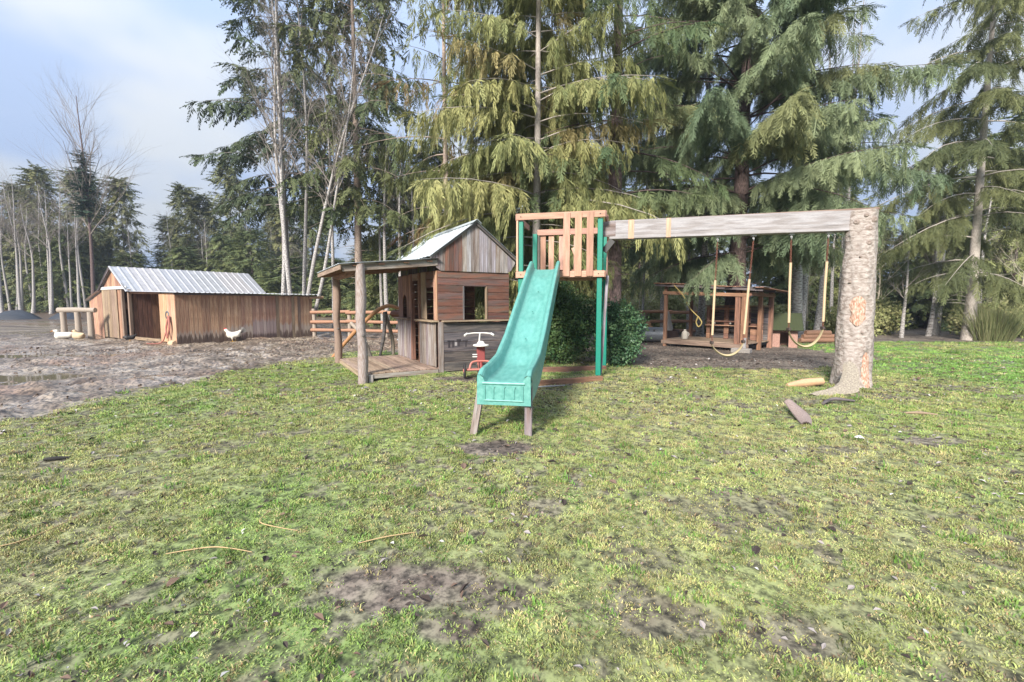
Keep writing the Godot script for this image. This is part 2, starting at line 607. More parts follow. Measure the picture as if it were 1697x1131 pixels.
func build_ground() -> void:
	var xs := axis_lines(-190.0, 190.0, -13.5, 9.5, 0.085)
	var zs := axis_lines(-260.0, 60.0, -19.0, -1.2, 0.085)
	var v := PackedVector3Array()
	var uv := PackedVector2Array()
	var uv2 := PackedVector2Array()
	var idx := PackedInt32Array()
	var nx := xs.size()
	for z in zs:
		for x in xs:
			v.append(Vector3(x, ground_y(x, z), z))
			uv.append(Vector2(clampf((x - MAP_X) / MAP_W, 0.001, 0.999), clampf((z - MAP_Z) / MAP_D, 0.001, 0.999)))
			uv2.append(Vector2(x, z) / 2.6)
	var nn := PackedVector3Array()
	nn.resize(v.size())
	for j in zs.size():
		for i in nx:
			var o := j * nx + i
			var dx := v[j * nx + mini(i + 1, nx - 1)] - v[j * nx + maxi(i - 1, 0)]
			var dz := v[mini(j + 1, zs.size() - 1) * nx + i] - v[maxi(j - 1, 0) * nx + i]
			nn[o] = dz.cross(dx).normalized()
	for j in zs.size() - 1:
		for i in nx - 1:
			var o := j * nx + i
			idx.append_array([o, o + 1, o + nx + 1, o, o + nx + 1, o + nx])
	var a := []
	a.resize(Mesh.ARRAY_MAX)
	a[Mesh.ARRAY_VERTEX] = v
	a[Mesh.ARRAY_NORMAL] = nn
	a[Mesh.ARRAY_TEX_UV] = uv
	a[Mesh.ARRAY_TEX_UV2] = uv2
	a[Mesh.ARRAY_INDEX] = idx
	var mesh := ArrayMesh.new()
	mesh.add_surface_from_arrays(Mesh.PRIMITIVE_TRIANGLES, a)
	# colour map of turf, earth and mud
	var w := 1344
	var h := 1008
	var im := Image.create(w, h, false, Image.FORMAT_RGB8)
	var ro := Image.create(w / 2, h / 2, false, Image.FORMAT_L8)
	var turf1 := Color(0.26, 0.31, 0.115)
	var turf2 := Color(0.31, 0.32, 0.165)
	var turf3 := Color(0.205, 0.335, 0.095)
	var earth1 := Color(0.30, 0.25, 0.215)
	var earth2 := Color(0.13, 0.10, 0.085)
	var mud1 := Color(0.385, 0.315, 0.262)
	var mud2 := Color(0.125, 0.09, 0.072)
	var mud3 := Color(0.32, 0.215, 0.165)
	for j in h:
		var z := MAP_Z + (j + 0.5) / h * MAP_D
		for i in w:
			var x := MAP_X + (i + 0.5) / w * MAP_W
			var p := N2.get_noise_2d(x * 26.0, z * 26.0)
			var q := N1.get_noise_2d(x * 6.0 + 11.0, z * 6.0)
			var c := turf1.lerp(turf2, clampf(0.5 + q * 1.3 + p * 0.7, 0.0, 1.0))
			c = c.lerp(turf3, clampf(N1.get_noise_2d(x * 7.0 - 50.0, z * 7.0) * 1.6 - 0.1 + smoothstep(6.5, 10.0, x) * smoothstep(-6.0, -10.0, z) * 1.2, 0.0, 1.0))
			var f := N2.get_noise_2d(x * 95.0, z * 95.0 + 7.0)
			c *= 0.96 + 0.45 * f
			var b := bareness(x, z)
			if b > 0.01:
				var e := earth1.lerp(earth2, clampf(0.45 + p * 1.2 + f * 0.9, 0.0, 1.0))
				c = c.lerp(e, clampf(b * 1.25 + f * 0.5 * b, 0.0, 1.0))
			var m := mudness(x, z)
			var rough := 0.95
			if m > 0.01:
				var r := mud_relief(x, z)
				var e := mud1.lerp(mud2, clampf(0.42 + p * 1.1 + f * 0.7 - r * 3.2, 0.0, 1.0))
				e = e.lerp(mud3, clampf(N1.get_noise_2d(x * 12.0, z * 16.0 + 500.0) * 2.4 - 0.35, 0.0, 0.8))
				c = c.lerp(e, m)
				rough = lerpf(0.95, clampf(0.34 + p * 0.5 + q * 0.2, 0.16, 0.85), m)
			c.a = 1.0
			im.set_pixel(i, j, c.clamp().linear_to_srgb())
			if (i & 1) == 0 and (j & 1) == 0:
				ro.set_pixel(i / 2, j / 2, Color(rough, rough, rough))
	var fn := FastNoiseLite.new()
	fn.seed = 77
	fn.frequency = 0.045
	fn.fractal_octaves = 6
	fn.fractal_gain = 0.75
	var g0 := fn.get_seamless_image(512, 512)
	var g := Image.create(512, 512, false, Image.FORMAT_RGB8)
	for y in 512:
		for x in 512:
			var k := clampf(0.8 + (g0.get_pixel(x, y).r - 0.5) * 1.4, 0.3, 1.0)
			g.set_pixel(x, y, Color(k, k, k * 0.97))
	var m := StandardMaterial3D.new()
	m.resource_name = "turf_earth_and_mud"
	m.albedo_texture = ImageTexture.create_from_image(im)
	m.roughness_texture = ImageTexture.create_from_image(ro)
	m.roughness_texture_channel = BaseMaterial3D.TEXTURE_CHANNEL_RED
	m.texture_repeat = true
	m.detail_enabled = true
	m.detail_blend_mode = BaseMaterial3D.BLEND_MODE_MUL
	m.detail_albedo = ImageTexture.create_from_image(g)
	m.detail_uv_layer = BaseMaterial3D.DETAIL_UV_2
	structure("ground", mesh, m)
	# standing water in the ruts
	var wm := plain_mat("muddy_water", lin(0.15, 0.125, 0.085), 0.06)
	for s in [[-10.6, -9.7, 4.4, 1.3, -0.085], [-14.5, -13.6, 4.6, 1.3, -0.085]]:
		var q := MB.new()
		var c0 := q.vert(Vector3(s[0], s[4], s[1]), Vector3.UP)
		var last := -1
		var first := -1
		for k in 41:
			var an := TAU * k / 40.0
			var e := 1.0 + 0.25 * N1.get_noise_2d(cos(an) * 60.0 + s[0] * 9.0, sin(an) * 60.0)
			var i := q.vert(Vector3(s[0] + cos(an) * s[2] * e, s[4], s[1] + sin(an) * s[3] * e), Vector3.UP)
			if last >= 0:
				q.face(c0, last, i)
			last = i
		structure("puddle", q.commit(), wm)


func build_turf() -> void:
	# short grass patches, denser near the camera
	var meshes := []
	for k in 3:
		var q := MB.new()
		q.tinted = true
		for i in 26:
			var a := R.randf() * TAU
			var r := sqrt(R.randf()) * 0.05
			var p := Vector3(cos(a) * r, -0.004, sin(a) * r)
			var t := R.randf() * TAU
			var side := Vector3(cos(t), 0, sin(t)) * R.randf_range(0.0022, 0.0046)
			var ln := R.randf_range(0.010, 0.024) * (1.6 if R.randf() < 0.12 else 1.0)
			var lean := Vector3(R.randf_range(-1, 1), 0, R.randf_range(-1, 1)) * ln * 0.8
			var mid := p + lean * 0.35 + Vector3.UP * ln * 0.6
			var tip := p + lean + Vector3.UP * ln * 0.85
			var s := R.randf()
			if s < 0.24:
				q.col = Color(1.25, 1.05, 0.98)
			elif s < 0.34:
				q.col = Color(0.95, 0.7, 0.7)
			else:
				q.col = Color(0.8, 1.0, 0.65).lerp(Color(1.1, 1.1, 0.8), R.randf())
			q.quad(p - side, p + side, mid + side * 0.8, mid - side * 0.8)
			q.tri(mid - side * 0.8, mid + side * 0.8, tip)
		meshes.append(q.commit(true))
	var xs := [[], [], []]
	var cs := [[], [], []]
	var rings := [[1.0, 3.2, 560.0, 0.9], [3.2, 6.0, 290.0, 1.15], [6.0, 10.5, 130.0, 1.6], [10.5, 19.0, 34.0, 2.4]]
	for g in rings:
		var wide := 1.32
		var count := int((g[1] * g[1] - g[0] * g[0]) * wide * g[2])
		for i in count:
			var d := sqrt(lerpf(g[0] * g[0], g[1] * g[1], R.randf()))
			var x := R.randf_range(-wide, wide) * d
			var z := -d
			var b := maxf(bareness(x, z) * 1.15, mudness(x, z) * 1.1)
			if R.randf() < b - 0.04 or (z < -17.6):
				continue
			if x > -1.7 and x < 0.1 and z < -9.9 and z > -13.5:
				continue
			var sc: float = g[3] * R.randf_range(0.7, 1.25)
			var hs := sc * (0.75 + 0.9 * N2.get_noise_2d(x * 60.0, z * 60.0 + 900.0))
			var k := R.randi() % 3
			var ba := Basis(Vector3.UP, R.randf() * TAU).scaled_local(Vector3(sc, hs, sc))
			xs[k].append(Transform3D(ba, Vector3(x, ground_y(x, z), z)))
			var q := clampf(0.5 + 1.4 * N1.get_noise_2d(x * 6.0 + 11.0, z * 6.0) + R.randf_range(-0.35, 0.35), 0.0, 1.0)
			var c := Color(0.28, 0.35, 0.125).lerp(Color(0.385, 0.375, 0.205), q)
			c = c.lerp(Color(0.21, 0.355, 0.105), clampf(N1.get_noise_2d(x * 7.0 - 50.0, z * 7.0) * 1.6 - 0.1 + smoothstep(6.5, 10.0, x) * smoothstep(-6.0, -10.0, z) * 1.2, 0.0, 1.0))
			var odd := R.randf()
			if odd > 0.965:
				sc *= 1.5
				xs[k][-1] = xs[k][-1].scaled_local(Vector3(1.3, 2.1, 1.3))
				c = Color(0.15, 0.25, 0.075)
			elif odd < 0.14:
				c = Color(0.44, 0.385, 0.235)
			elif odd < 0.205:
				c = Color(0.125, 0.14, 0.07)
			elif odd < 0.25:
				c = Color(0.19, 0.145, 0.105)
			c *= R.randf_range(0.78, 1.22) * (1.0 + 0.5 * N2.get_noise_2d(x * 90.0, z * 90.0))
			cs[k].append(c)
	var m := leafy("grass_blades", Color.WHITE, 0.25)
	var o := Node3D.new()
	o.name = "lawn_grass"
	add_child(o)
	for k in 3:
		mm(o, "blades", meshes[k], m, xs[k], cs[k])
	tag(o, "short mossy green lawn grass with straw coloured blades", "grass", "", "stuff")
	# fallen leaves, bark crumbs and clods
	var q := MB.new()
	for s in [[-1.0, 0.0], [1.0, 0.0]]:
		q.tri(Vector3(-0.5, 0.05, 0), Vector3(0.5, 0.12, 0), Vector3(-0.1, 0.26, s[0] * 0.3))
		q.tri(Vector3(-0.1, 0.26, s[0] * 0.3), Vector3(0.5, 0.12, 0), Vector3(0.25, 0.2, s[0] * 0.22))
	var leaf := q.commit(true)
	var lx := []
	var lc := []
	for i in 15000:
		var d := sqrt(lerpf(1.2, 150.0, R.randf()))
		var x := R.randf_range(-1.25, 1.25) * d
		var z := -d
		if N2.get_noise_2d(x * 9.0, z * 9.0 + 60.0) + R.randf_range(-0.4, 0.4) < 0.0 or mudness(x, z) > 0.6 or (x > -4.2 and x < 0.2 and z < -8.6):
			continue
		var sc := R.randf_range(0.012, 0.042) * (1.0 + d * 0.07) * (1.7 if R.randf() < 0.08 else 1.0)
		var ba := Basis.from_euler(Vector3(R.randf_range(-0.5, 0.5), R.randf() * TAU, R.randf_range(-0.5, 0.5))).scaled_local(Vector3(sc, sc, sc * R.randf_range(0.5, 1.1)))
		lx.append(Transform3D(ba, Vector3(x, ground_y(x, z) + 0.008, z)))
		var s := R.randf()
		lc.append(Color(0.05, 0.038, 0.034) if s < 0.45 else Color(0.15, 0.10, 0.075) if s < 0.8 else Color(0.30, 0.27, 0.26) if s < 0.955 else Color(0.52, 0.5, 0.48))
	var l := mm(self, "leaf_litter", leaf, leafy("dead_leaves", Color.WHITE, 0.02), lx, lc)
	tag(l, "dark and pale dead leaves and bark crumbs scattered over the lawn", "leaf litter", "", "stuff")
	# clods of earth in the worn spots and the yard
	q = MB.new()
	var ic := SphereMesh.new()
	ic.radial_segments = 7
	ic.rings = 4
	ic.radius = 0.5
	ic.height = 0.7
	var cx := []
	var cc := []
	for i in 26000:
		var d := sqrt(lerpf(1.2, 420.0, R.randf()))
		var x := R.randf_range(-1.25, 1.1) * d
		var z := -d
		var b := bareness(x, z)
		var mu := mudness(x, z)
		if maxf(b * 0.8, mu * 0.28) < R.randf() or z < -17.5 or (x > -4.2 and x < 0.2 and z < -8.6) or (x < -8.0 and z < -15.0):
			continue
		var sc := R.randf_range(0.005, 0.022) * (1.0 + d * 0.08) * (1.5 if mu > 0.5 else 1.0)
		var ba := Basis.from_euler(Vector3(R.randf(), R.randf() * TAU, R.randf())).scaled_local(Vector3(sc, sc * 0.6, sc * R.randf_range(0.6, 1.3)))
		cx.append(Transform3D(ba, Vector3(x, ground_y(x, z) + sc * 0.1, z)))
		cc.append(Color(0.24, 0.19, 0.16).lerp(Color(0.09, 0.065, 0.055), R.randf()) * R.randf_range(0.8, 1.3))
	var cl := mm(self, "soil_clods", ic, leafy("soil_crumbs", Color.WHITE, 0.0), cx, cc)
	tag(cl, "small brown clods of earth in the worn spots and muddy yard", "soil", "", "stuff")


# ---------------------------------------------------------------- trees
# a flat fir spray along +x: side twigs thick with needles
func fir_spray(sd: int, ln := 0.62, pairs := 9, wide := 0.034) -> ArrayMesh:
	R.seed = sd
	var q := MB.new()
	var at := func(t: float) -> Vector3: return Vector3(ln * t, -0.16 * ln * t * t, 0.0)
	q.quad(Vector3(0, 0, -0.006), Vector3(0, 0, 0.006), at.call(1.0) + Vector3(0, 0, 0.012), at.call(1.0) + Vector3(0, 0, -0.012))
	for i in pairs:
		for s in [-1, 1]:
			var t := (i + 0.5 + R.randf_range(-0.3, 0.3)) / pairs
			var p: Vector3 = at.call(t)
			var l := ln * R.randf_range(0.28, 0.46) * (1.05 - 0.75 * t)
			var an := R.randf_range(0.55, 1.0)
			var d := Vector3(cos(an), R.randf_range(-0.5, 0.12), sin(an) * s).normalized()
			var sd2 := d.cross(Vector3(R.randf_range(-0.6, 0.6), 1, R.randf_range(-0.6, 0.6))).normalized() * wide * R.randf_range(0.35, 0.6)
			var m := p + d * l * 0.5
			var e := p + d * l + Vector3(0, -0.12 * l, 0)
			q.quad(p, m + sd2, e, m - sd2)
	return q.commit(true)


# a drooping cedar frond along +x: alternate scaly leaflets in a narrow fan
func cedar_frond(sd: int, ln := 0.6, pairs := 11) -> ArrayMesh:
	R.seed = sd
	var q := MB.new()
	for i in pairs:
		for s in [-1, 1]:
			var t := (i + R.randf_range(0.1, 0.9)) / pairs
			var p := Vector3(ln * t, 0.02 * sin(t * 5.0), 0)
			var l := ln * R.randf_range(0.2, 0.38) * (1.1 - 0.7 * t)
			var an := R.randf_range(0.25, 0.75)
			var d := Vector3(cos(an), R.randf_range(-0.25, 0.25), sin(an) * s).normalized()
			var sd2 := d.cross(Vector3(R.randf_range(-0.9, 0.9), 1, 0)).normalized() * R.randf_range(0.008, 0.016)
			var m := p + d * l * 0.5
			q.quad(p, m + sd2, p + d * l + Vector3(l * 0.3, 0, 0), m - sd2)
	return q.commit(true)


# broad leaves in a loose cluster
func leaf_cluster(sd: int, count := 16, spread := 0.12, size := 0.05) -> ArrayMesh:
	R.seed = sd
	var q := MB.new()
	for i in count:
		var p := Vector3(R.randfn(0, 0.5), R.randfn(0, 0.5), R.randfn(0, 0.5)) * spread
		var d := Vector3(R.randf_range(-1, 1), R.randf_range(-0.6, 0.5), R.randf_range(-1, 1)).normalized()
		var s := d.cross(Vector3(R.randf_range(-0.5, 0.5), 1, R.randf_range(-0.5, 0.5))).normalized()
		var u := s.cross(d)
		var l := size * R.randf_range(0.7, 1.3)
		var a := p
		var b := p + d * l * 0.5 + s * l * 0.3 + u * l * 0.08
		var c := p + d * l
		var e := p + d * l * 0.5 - s * l * 0.3 + u * l * 0.08
		q.tri(a, b, c)
		q.tri(a, c, e)
	return q.commit(true)


func curve_trunk(q: MB, h: float, r0: float, r1: float, bend: float, seg := 10, flare := 1.5) -> Callable:
	var ph := R.randf() * TAU
	var f := func(y: float) -> Vector3:
		var t := y / h
		return Vector3(cos(ph) * bend * sin(t * 2.6), y, sin(ph) * bend * sin(t * 2.1 + 0.4) - sin(ph) * bend * sin(0.4))
	var pts := PackedVector3Array()
	var rad := PackedFloat32Array()
	var n := 22
	for i in n + 1:
		var y := lerpf(-0.3, h, float(i) / n)
		pts.append(f.call(y))
		var t := clampf(y / h, 0.0, 1.0)
		rad.append(lerpf(r0, r1, pow(t, 0.85)) * (1.0 + (flare - 1.0) * exp(-maxf(y, 0.0) / (r0 * 2.5))))
	q.tube(pts, rad, seg, true, N3, 0.16)
	return f


# joins many placed sprays into one crown mesh
func bake(kinds: Array, xs: Array, cs: Array) -> ArrayMesh:
	var sources := []
	for mesh in kinds:
		var arr: Array = mesh.surface_get_arrays(0)
		var src := PackedVector3Array()
		for i in arr[Mesh.ARRAY_INDEX]:
			src.append(arr[Mesh.ARRAY_VERTEX][i])
		sources.append(src)
	var v := PackedVector3Array()
	var c := PackedColorArray()
	var one := PackedColorArray()
	for i in xs.size():
		var src: PackedVector3Array = sources[(i * 7 + i / 3) % sources.size()]
		one.resize(src.size())
		v.append_array(xs[i] * src)
		one.fill(cs[i])
		c.append_array(one)
	var a := []
	a.resize(Mesh.ARRAY_MAX)
	a[Mesh.ARRAY_VERTEX] = v
	a[Mesh.ARRAY_COLOR] = c
	var m := ArrayMesh.new()
	m.add_surface_from_arrays(Mesh.PRIMITIVE_TRIANGLES, a)
	return m


func crown(par: Node, called: String, mesh: Array, m: Material, xs: Array, cs: Array) -> void:
	var o := part(par, called, bake(mesh, xs, cs), m)
	o.set_meta("kind", "stuff")


func frame_along(d: Vector3, hint: Vector3, sc: float) -> Basis:
	var w := d.cross(hint)
	w = w.normalized() if w.length() > 0.01 else d.cross(Vector3.RIGHT).normalized()
	return Basis(d * sc, w.cross(d) * sc, w * sc)


func conifer(called: String, label: String, at: Vector3, o: Dictionary, group := "") -> Node3D:
	var t := thing(called, label, "tree", at, 0.0, group)
	R.seed = o.get("seed", 1)
	var h: float = o.h
	var q := MB.new()
	var axis: Callable = curve_trunk(q, h, o.tr, 0.015, o.get("bend", 0.12), o.get("seg", 12))
	part(t, "trunk", q.commit(), o.bark)
	var lq := MB.new()
	var xs := []
	var cs := []
	var y: float = o.base
	var hang: float = o.hang
	var cols: Array = o.cols
	while y < h - 0.2:
		var f: float = (y - o.base) / (h - o.base)
		var big: float = o.rad * pow(1.0 - f, o.get("prof", 0.75)) + 0.2
		if f < 0.1:
			big *= 0.7 + 3.0 * f
		var az0 := R.randf() * TAU
		var nb: int = o.nb
		for k in nb:
			var az := az0 + TAU * k / nb + R.randf_range(-0.4, 0.4)
			var skip: float = o.get("skip", 0.08)
			var ln := big * R.randf_range(0.62, 1.12)
			if o.has("open") and absf(angle_difference(az, o.open[0])) < o.open[1]:
				skip = o.open[2]
				ln *= 0.6
			if R.randf() < skip:
				continue
			var dir := Vector3(cos(az), 0, sin(az))
			var el := deg_to_rad(o.elev + R.randf_range(-10, 10) + f * o.get("lift", 25.0))
			var dr: float = o.droop * R.randf_range(0.7, 1.3) * (1.0 - 0.5 * f)
			var up: float = o.get("uptip", 0.0)
			var root: Vector3 = axis.call(y + R.randf_range(-0.15, 0.15))
			var sway := R.randf_range(-0.25, 0.25)
			var side := dir.cross(Vector3.UP)
			var pos := func(s: float) -> Vector3:
				return root + dir * ln * s + side * ln * sway * s * s + Vector3.UP * ln * (tan(el) * s - dr * s * s + up * s * s * s)
			var pts := PackedVector3Array()
			var rad := PackedFloat32Array()
			for i in 6:
				pts.append(pos.call(i / 5.0))
				rad.append(lerpf(o.get("limb", 0.009) * ln + 0.005, 0.004, i / 5.0))
			lq.tube(pts, rad, 4, false)
			if R.randf() < o.get("bare", 0.0):
				continue
			var bc: Color = cols[0].lerp(cols[1], R.randf())
			if cols.size() > 2 and R.randf() < o.get("third", 0.1):
				bc = cols[2]
			var inner: float = o.get("inner", 0.18)
			var ns := maxi(2, int(ln * (1.0 - inner) / o.sec))
			for i in ns:
				var s := inner + (1.0 - inner) * (i + R.randf()) / ns
				var p: Vector3 = pos.call(s)
				var tg: Vector3 = (pos.call(minf(s + 0.05, 1.05)) - p).normalized()
				for sg in [-1, 1]:
					# a side branchlet that sags, with sprays along it
					var d := tg.rotated(Vector3.UP, sg * R.randf_range(0.55, 1.15))
					var l2: float = (o.get("side", 0.34) * ln * (1.0 - s * 0.85) + 0.12) * R.randf_range(0.6, 1.15)
					l2 = minf(l2, 1.5)
					var n2 := maxi(1, int(l2 / o.step))
					for j in n2:
						var g := (j + R.randf()) / n2
						var pp := p + d * l2 * g - Vector3.UP * l2 * g * g * (0.25 + 0.5 * hang)
						var dd := (d - Vector3.UP * g * (0.5 + hang)).normalized()
						dd = dd.rotated(Vector3.UP, R.randf_range(-0.9, 0.9))
						var hg := clampf(hang * R.randf_range(0.5, 1.35), 0.0, 0.97)
						dd = dd.lerp(Vector3.DOWN, hg).normalized()
						var hint := Vector3(R.randf_range(-0.5, 0.5), 1, R.randf_range(-0.5, 0.5))
						if hg > 0.5:
							hint = dir + Vector3(R.randf_range(-0.8, 0.8), 0.3, R.randf_range(-0.8, 0.8))
						xs.append(Transform3D(frame_along(dd, hint, o.ss * R.randf_range(0.55, 1.35)), pp))
						var v := R.randf_range(0.75, 1.25)
						cs.append(Color(bc.r * v, bc.g * v, bc.b * v).lerp(cols[R.randi() % 2], 0.25))
			var e: Vector3 = pos.call(1.0)
			var d2: Vector3 = (e - pos.call(0.9)).normalized()
			for i in 3:
				xs.append(Transform3D(frame_along((d2 + Vector3(R.randf_range(-0.4, 0.4), R.randf_range(-0.4, 0.1), R.randf_range(-0.4, 0.4))).normalized(), Vector3.UP, o.ss), e - d2 * 0.12 * i))
				cs.append(bc)
		y += o.whorl * R.randf_range(0.8, 1.25)
	# dead stubs below the crown
	for i in int(o.get("stubs", 0)):
		var yy := R.randf_range(o.base * 0.35, o.base * 1.1)
		var az := R.randf() * TAU
		var p: Vector3 = axis.call(yy)
		var l: float = R.randf_range(0.3, 1.1) * o.get("stub", 1.0)
		var d := Vector3(cos(az), R.randf_range(-0.4, 0.25), sin(az)) * l
		lq.tube(PackedVector3Array([p, p + d * 0.5 + Vector3(0, 0.03, 0), p + d]), PackedFloat32Array([0.016, 0.011, 0.003]), 4, false)
	var lm := part(t, "limbs", lq.commit(), o.get("limb_mat", o.bark))
	lm.set_meta("kind", "stuff")
	crown(t, "crown", o.spray, o.leaf, xs, cs)
	return t


# leafless tree: trunk(s) and forking limbs down to fine twigs
func grow(q: MB, p: Vector3, d: Vector3, ln: float, r: float, depth: int, o: Dictionary) -> void:
	var n := 4 if depth > 1 else 3
	var pts := PackedVector3Array([p])
	var rad := PackedFloat32Array([r])
	var dd := d
	var kids := []
	for i in n:
		dd = (dd + Vector3(R.randf_range(-1, 1), R.randf_range(-1, 1), R.randf_range(-1, 1)) * o.wob + Vector3.UP * o.up).normalized()
		var e := pts[-1] + dd * ln / n
		pts.append(e)
		rad.append(r * (1.0 - 0.62 * (i + 1) / n))
		if depth > 0:
			var c := 1 if R.randf() < o.fork else 2
			for k in c:
				var ax := dd.cross(Vector3(R.randf_range(-1, 1), R.randf_range(-1, 1), R.randf_range(-1, 1))).normalized()
				kids.append([e, dd.rotated(ax, R.randf_range(0.35, 0.85) * o.spread), rad[-1]])
	q.tube(pts, rad, 6 if r > 0.03 else 4 if r > 0.012 else 3, false)
	for k in kids:
		grow(q, k[0], k[1], ln * R.randf_range(0.42, 0.68), k[2] * 0.62, depth - 1, o)


func bare_tree(called: String, label: String, at: Vector3, o: Dictionary, group := "") -> Node3D:
	var t := thing(called, label, "tree", at, 0.0, group)
	R.seed = o.seed
	var h: float = o.h
	var lean: Vector3 = o.get("lean", Vector3.ZERO)
	var q := MB.new()
	var pts := PackedVector3Array()
	var rad := PackedFloat32Array()
	var ph := R.randf() * TAU
	var n := 16
	for i in n + 1:
		var f := float(i) / n
		var b: float = o.get("bend", 0.2)
		pts.append(Vector3(cos(ph) * b * sin(f * 4.0) + b * 0.1 * sin(f * 12.0 + ph), lerpf(-0.3, h, f), sin(ph) * b * sin(f * 3.0) + b * 0.1 * sin(f * 9.0)) + lean * f * h)
		rad.append(lerpf(o.tr, o.tr * 0.12, pow(f, 0.9)) * (1.0 + 0.35 * exp(-f * h / 0.5)))
	q.tube(pts, rad, o.get("seg", 9), true, N3, 0.12)
	part(t, "trunk", q.commit(), o.bark)
	var l := MB.new()
	var k0: float = o.clear
	for i in int(o.limbs):
		var f := lerpf(k0, 0.98, pow((i + R.randf()) / o.limbs, 0.9))
		var g := f * n
		var p: Vector3 = pts[int(g)].lerp(pts[mini(int(g) + 1, n)], g - int(g))
		var az := R.randf() * TAU
		var d := Vector3(cos(az), R.randf_range(0.5, 1.3) * o.get("rise", 1.0), sin(az)).normalized()
		grow(l, p, d, h * o.get("reach", 0.2) * R.randf_range(0.6, 1.1) * (1.15 - 0.6 * f), lerpf(o.tr, o.tr * 0.12, f) * 0.42, o.get("depth", 2), {"wob": 0.16, "up": 0.05, "fork": 0.5, "spread": o.get("spread", 1.0)})
	var tw := part(t, "crown", l.commit(), o.get("twig", o.bark))
	tw.set_meta("kind", "stuff")
	return t


func shrub(called: String, label: String, at: Vector3, size: Vector3, count: int, mesh: Array, m: Material, c0: Color, c1: Color, ss: float, sd: int, bark: Material, group := "") -> Node3D:
	var t := thing(called, label, "shrub", at, 0.0, group)
	R.seed = sd
	var q := MB.new()
	for i in 14:
		var az := R.randf() * TAU
		var e := Vector3(cos(az) * size.x * R.randf_range(0.2, 0.8), size.y * R.randf_range(0.5, 0.9), sin(az) * size.z * R.randf_range(0.2, 0.8))
		var p0 := Vector3(R.randf_range(-0.15, 0.15), -0.1, R.randf_range(-0.15, 0.15))
		q.tube(PackedVector3Array([p0, p0.lerp(e, 0.5) + Vector3(0, 0.1, 0), e]), PackedFloat32Array([0.025, 0.015, 0.005]), 5, false)
	var st := part(t, "stems", q.commit(), bark)
	st.set_meta("kind", "stuff")
	var xs := []
	var cs := []
	for i in count:
		var d := Vector3(R.randfn(), R.randfn(), R.randfn()).normalized()
		var r := pow(R.randf(), 0.45)
		r *= 0.92 + 0.75 * N2.get_noise_3d(d.x * 60.0 + sd, d.y * 60.0, d.z * 60.0)
		var p := Vector3(d.x * size.x, (d.y * 0.5 + 0.52) * size.y, d.z * size.z)
		p = Vector3(0, size.y * 0.5, 0).lerp(p, r)
		if p.y < 0.03:
			continue
		var sc := ss * R.randf_range(0.7, 1.3)
		xs.append(Transform3D(Basis.from_euler(Vector3(R.randf() * TAU, R.randf() * TAU, R.randf() * TAU)).scaled(Vector3(sc, sc, sc)), p))
		cs.append(c0.lerp(c1, R.randf()) * R.randf_range(0.8, 1.2))
	crown(t, "foliage", mesh, m, xs, cs)
	return t


const ORD := ["first", "second", "third", "fourth", "fifth", "sixth", "seventh", "eighth", "ninth", "tenth", "eleventh", "twelfth", "thirteenth", "fourteenth", "fifteenth", "sixteenth", "seventeenth", "eighteenth", "nineteenth", "twentieth"]
var rows_seen := {}


# place of a in the list as counted from the left seen from the lawn (plots are [x, z, ...])
func nth(a: Array, all: Array) -> int:
	var n := 0
	for b in all:
		if b[0] / -b[1] < a[0] / -a[1]:
			n += 1
	return n


# tells trees of one row apart by size, row and order from the left as seen from the lawn
func row_label(a: Array, what: String, place: String) -> String:
	var size := "tall" if a[4] > 1.0 else "medium" if a[4] > 0.82 else "low"
	var row := "front" if a[2] > (-30.2 if a[2] > -42.0 else -53.0) else "middle" if a[2] > (-33.0 if a[2] > -42.0 else -57.5) else "back"
	var key := size + row + place
	var k: int = rows_seen.get(key, 0)
	rows_seen[key] = k + 1
	return "%s %s, %s of its size from left, %s row of %s" % [size, what, ORD[k], row, place]


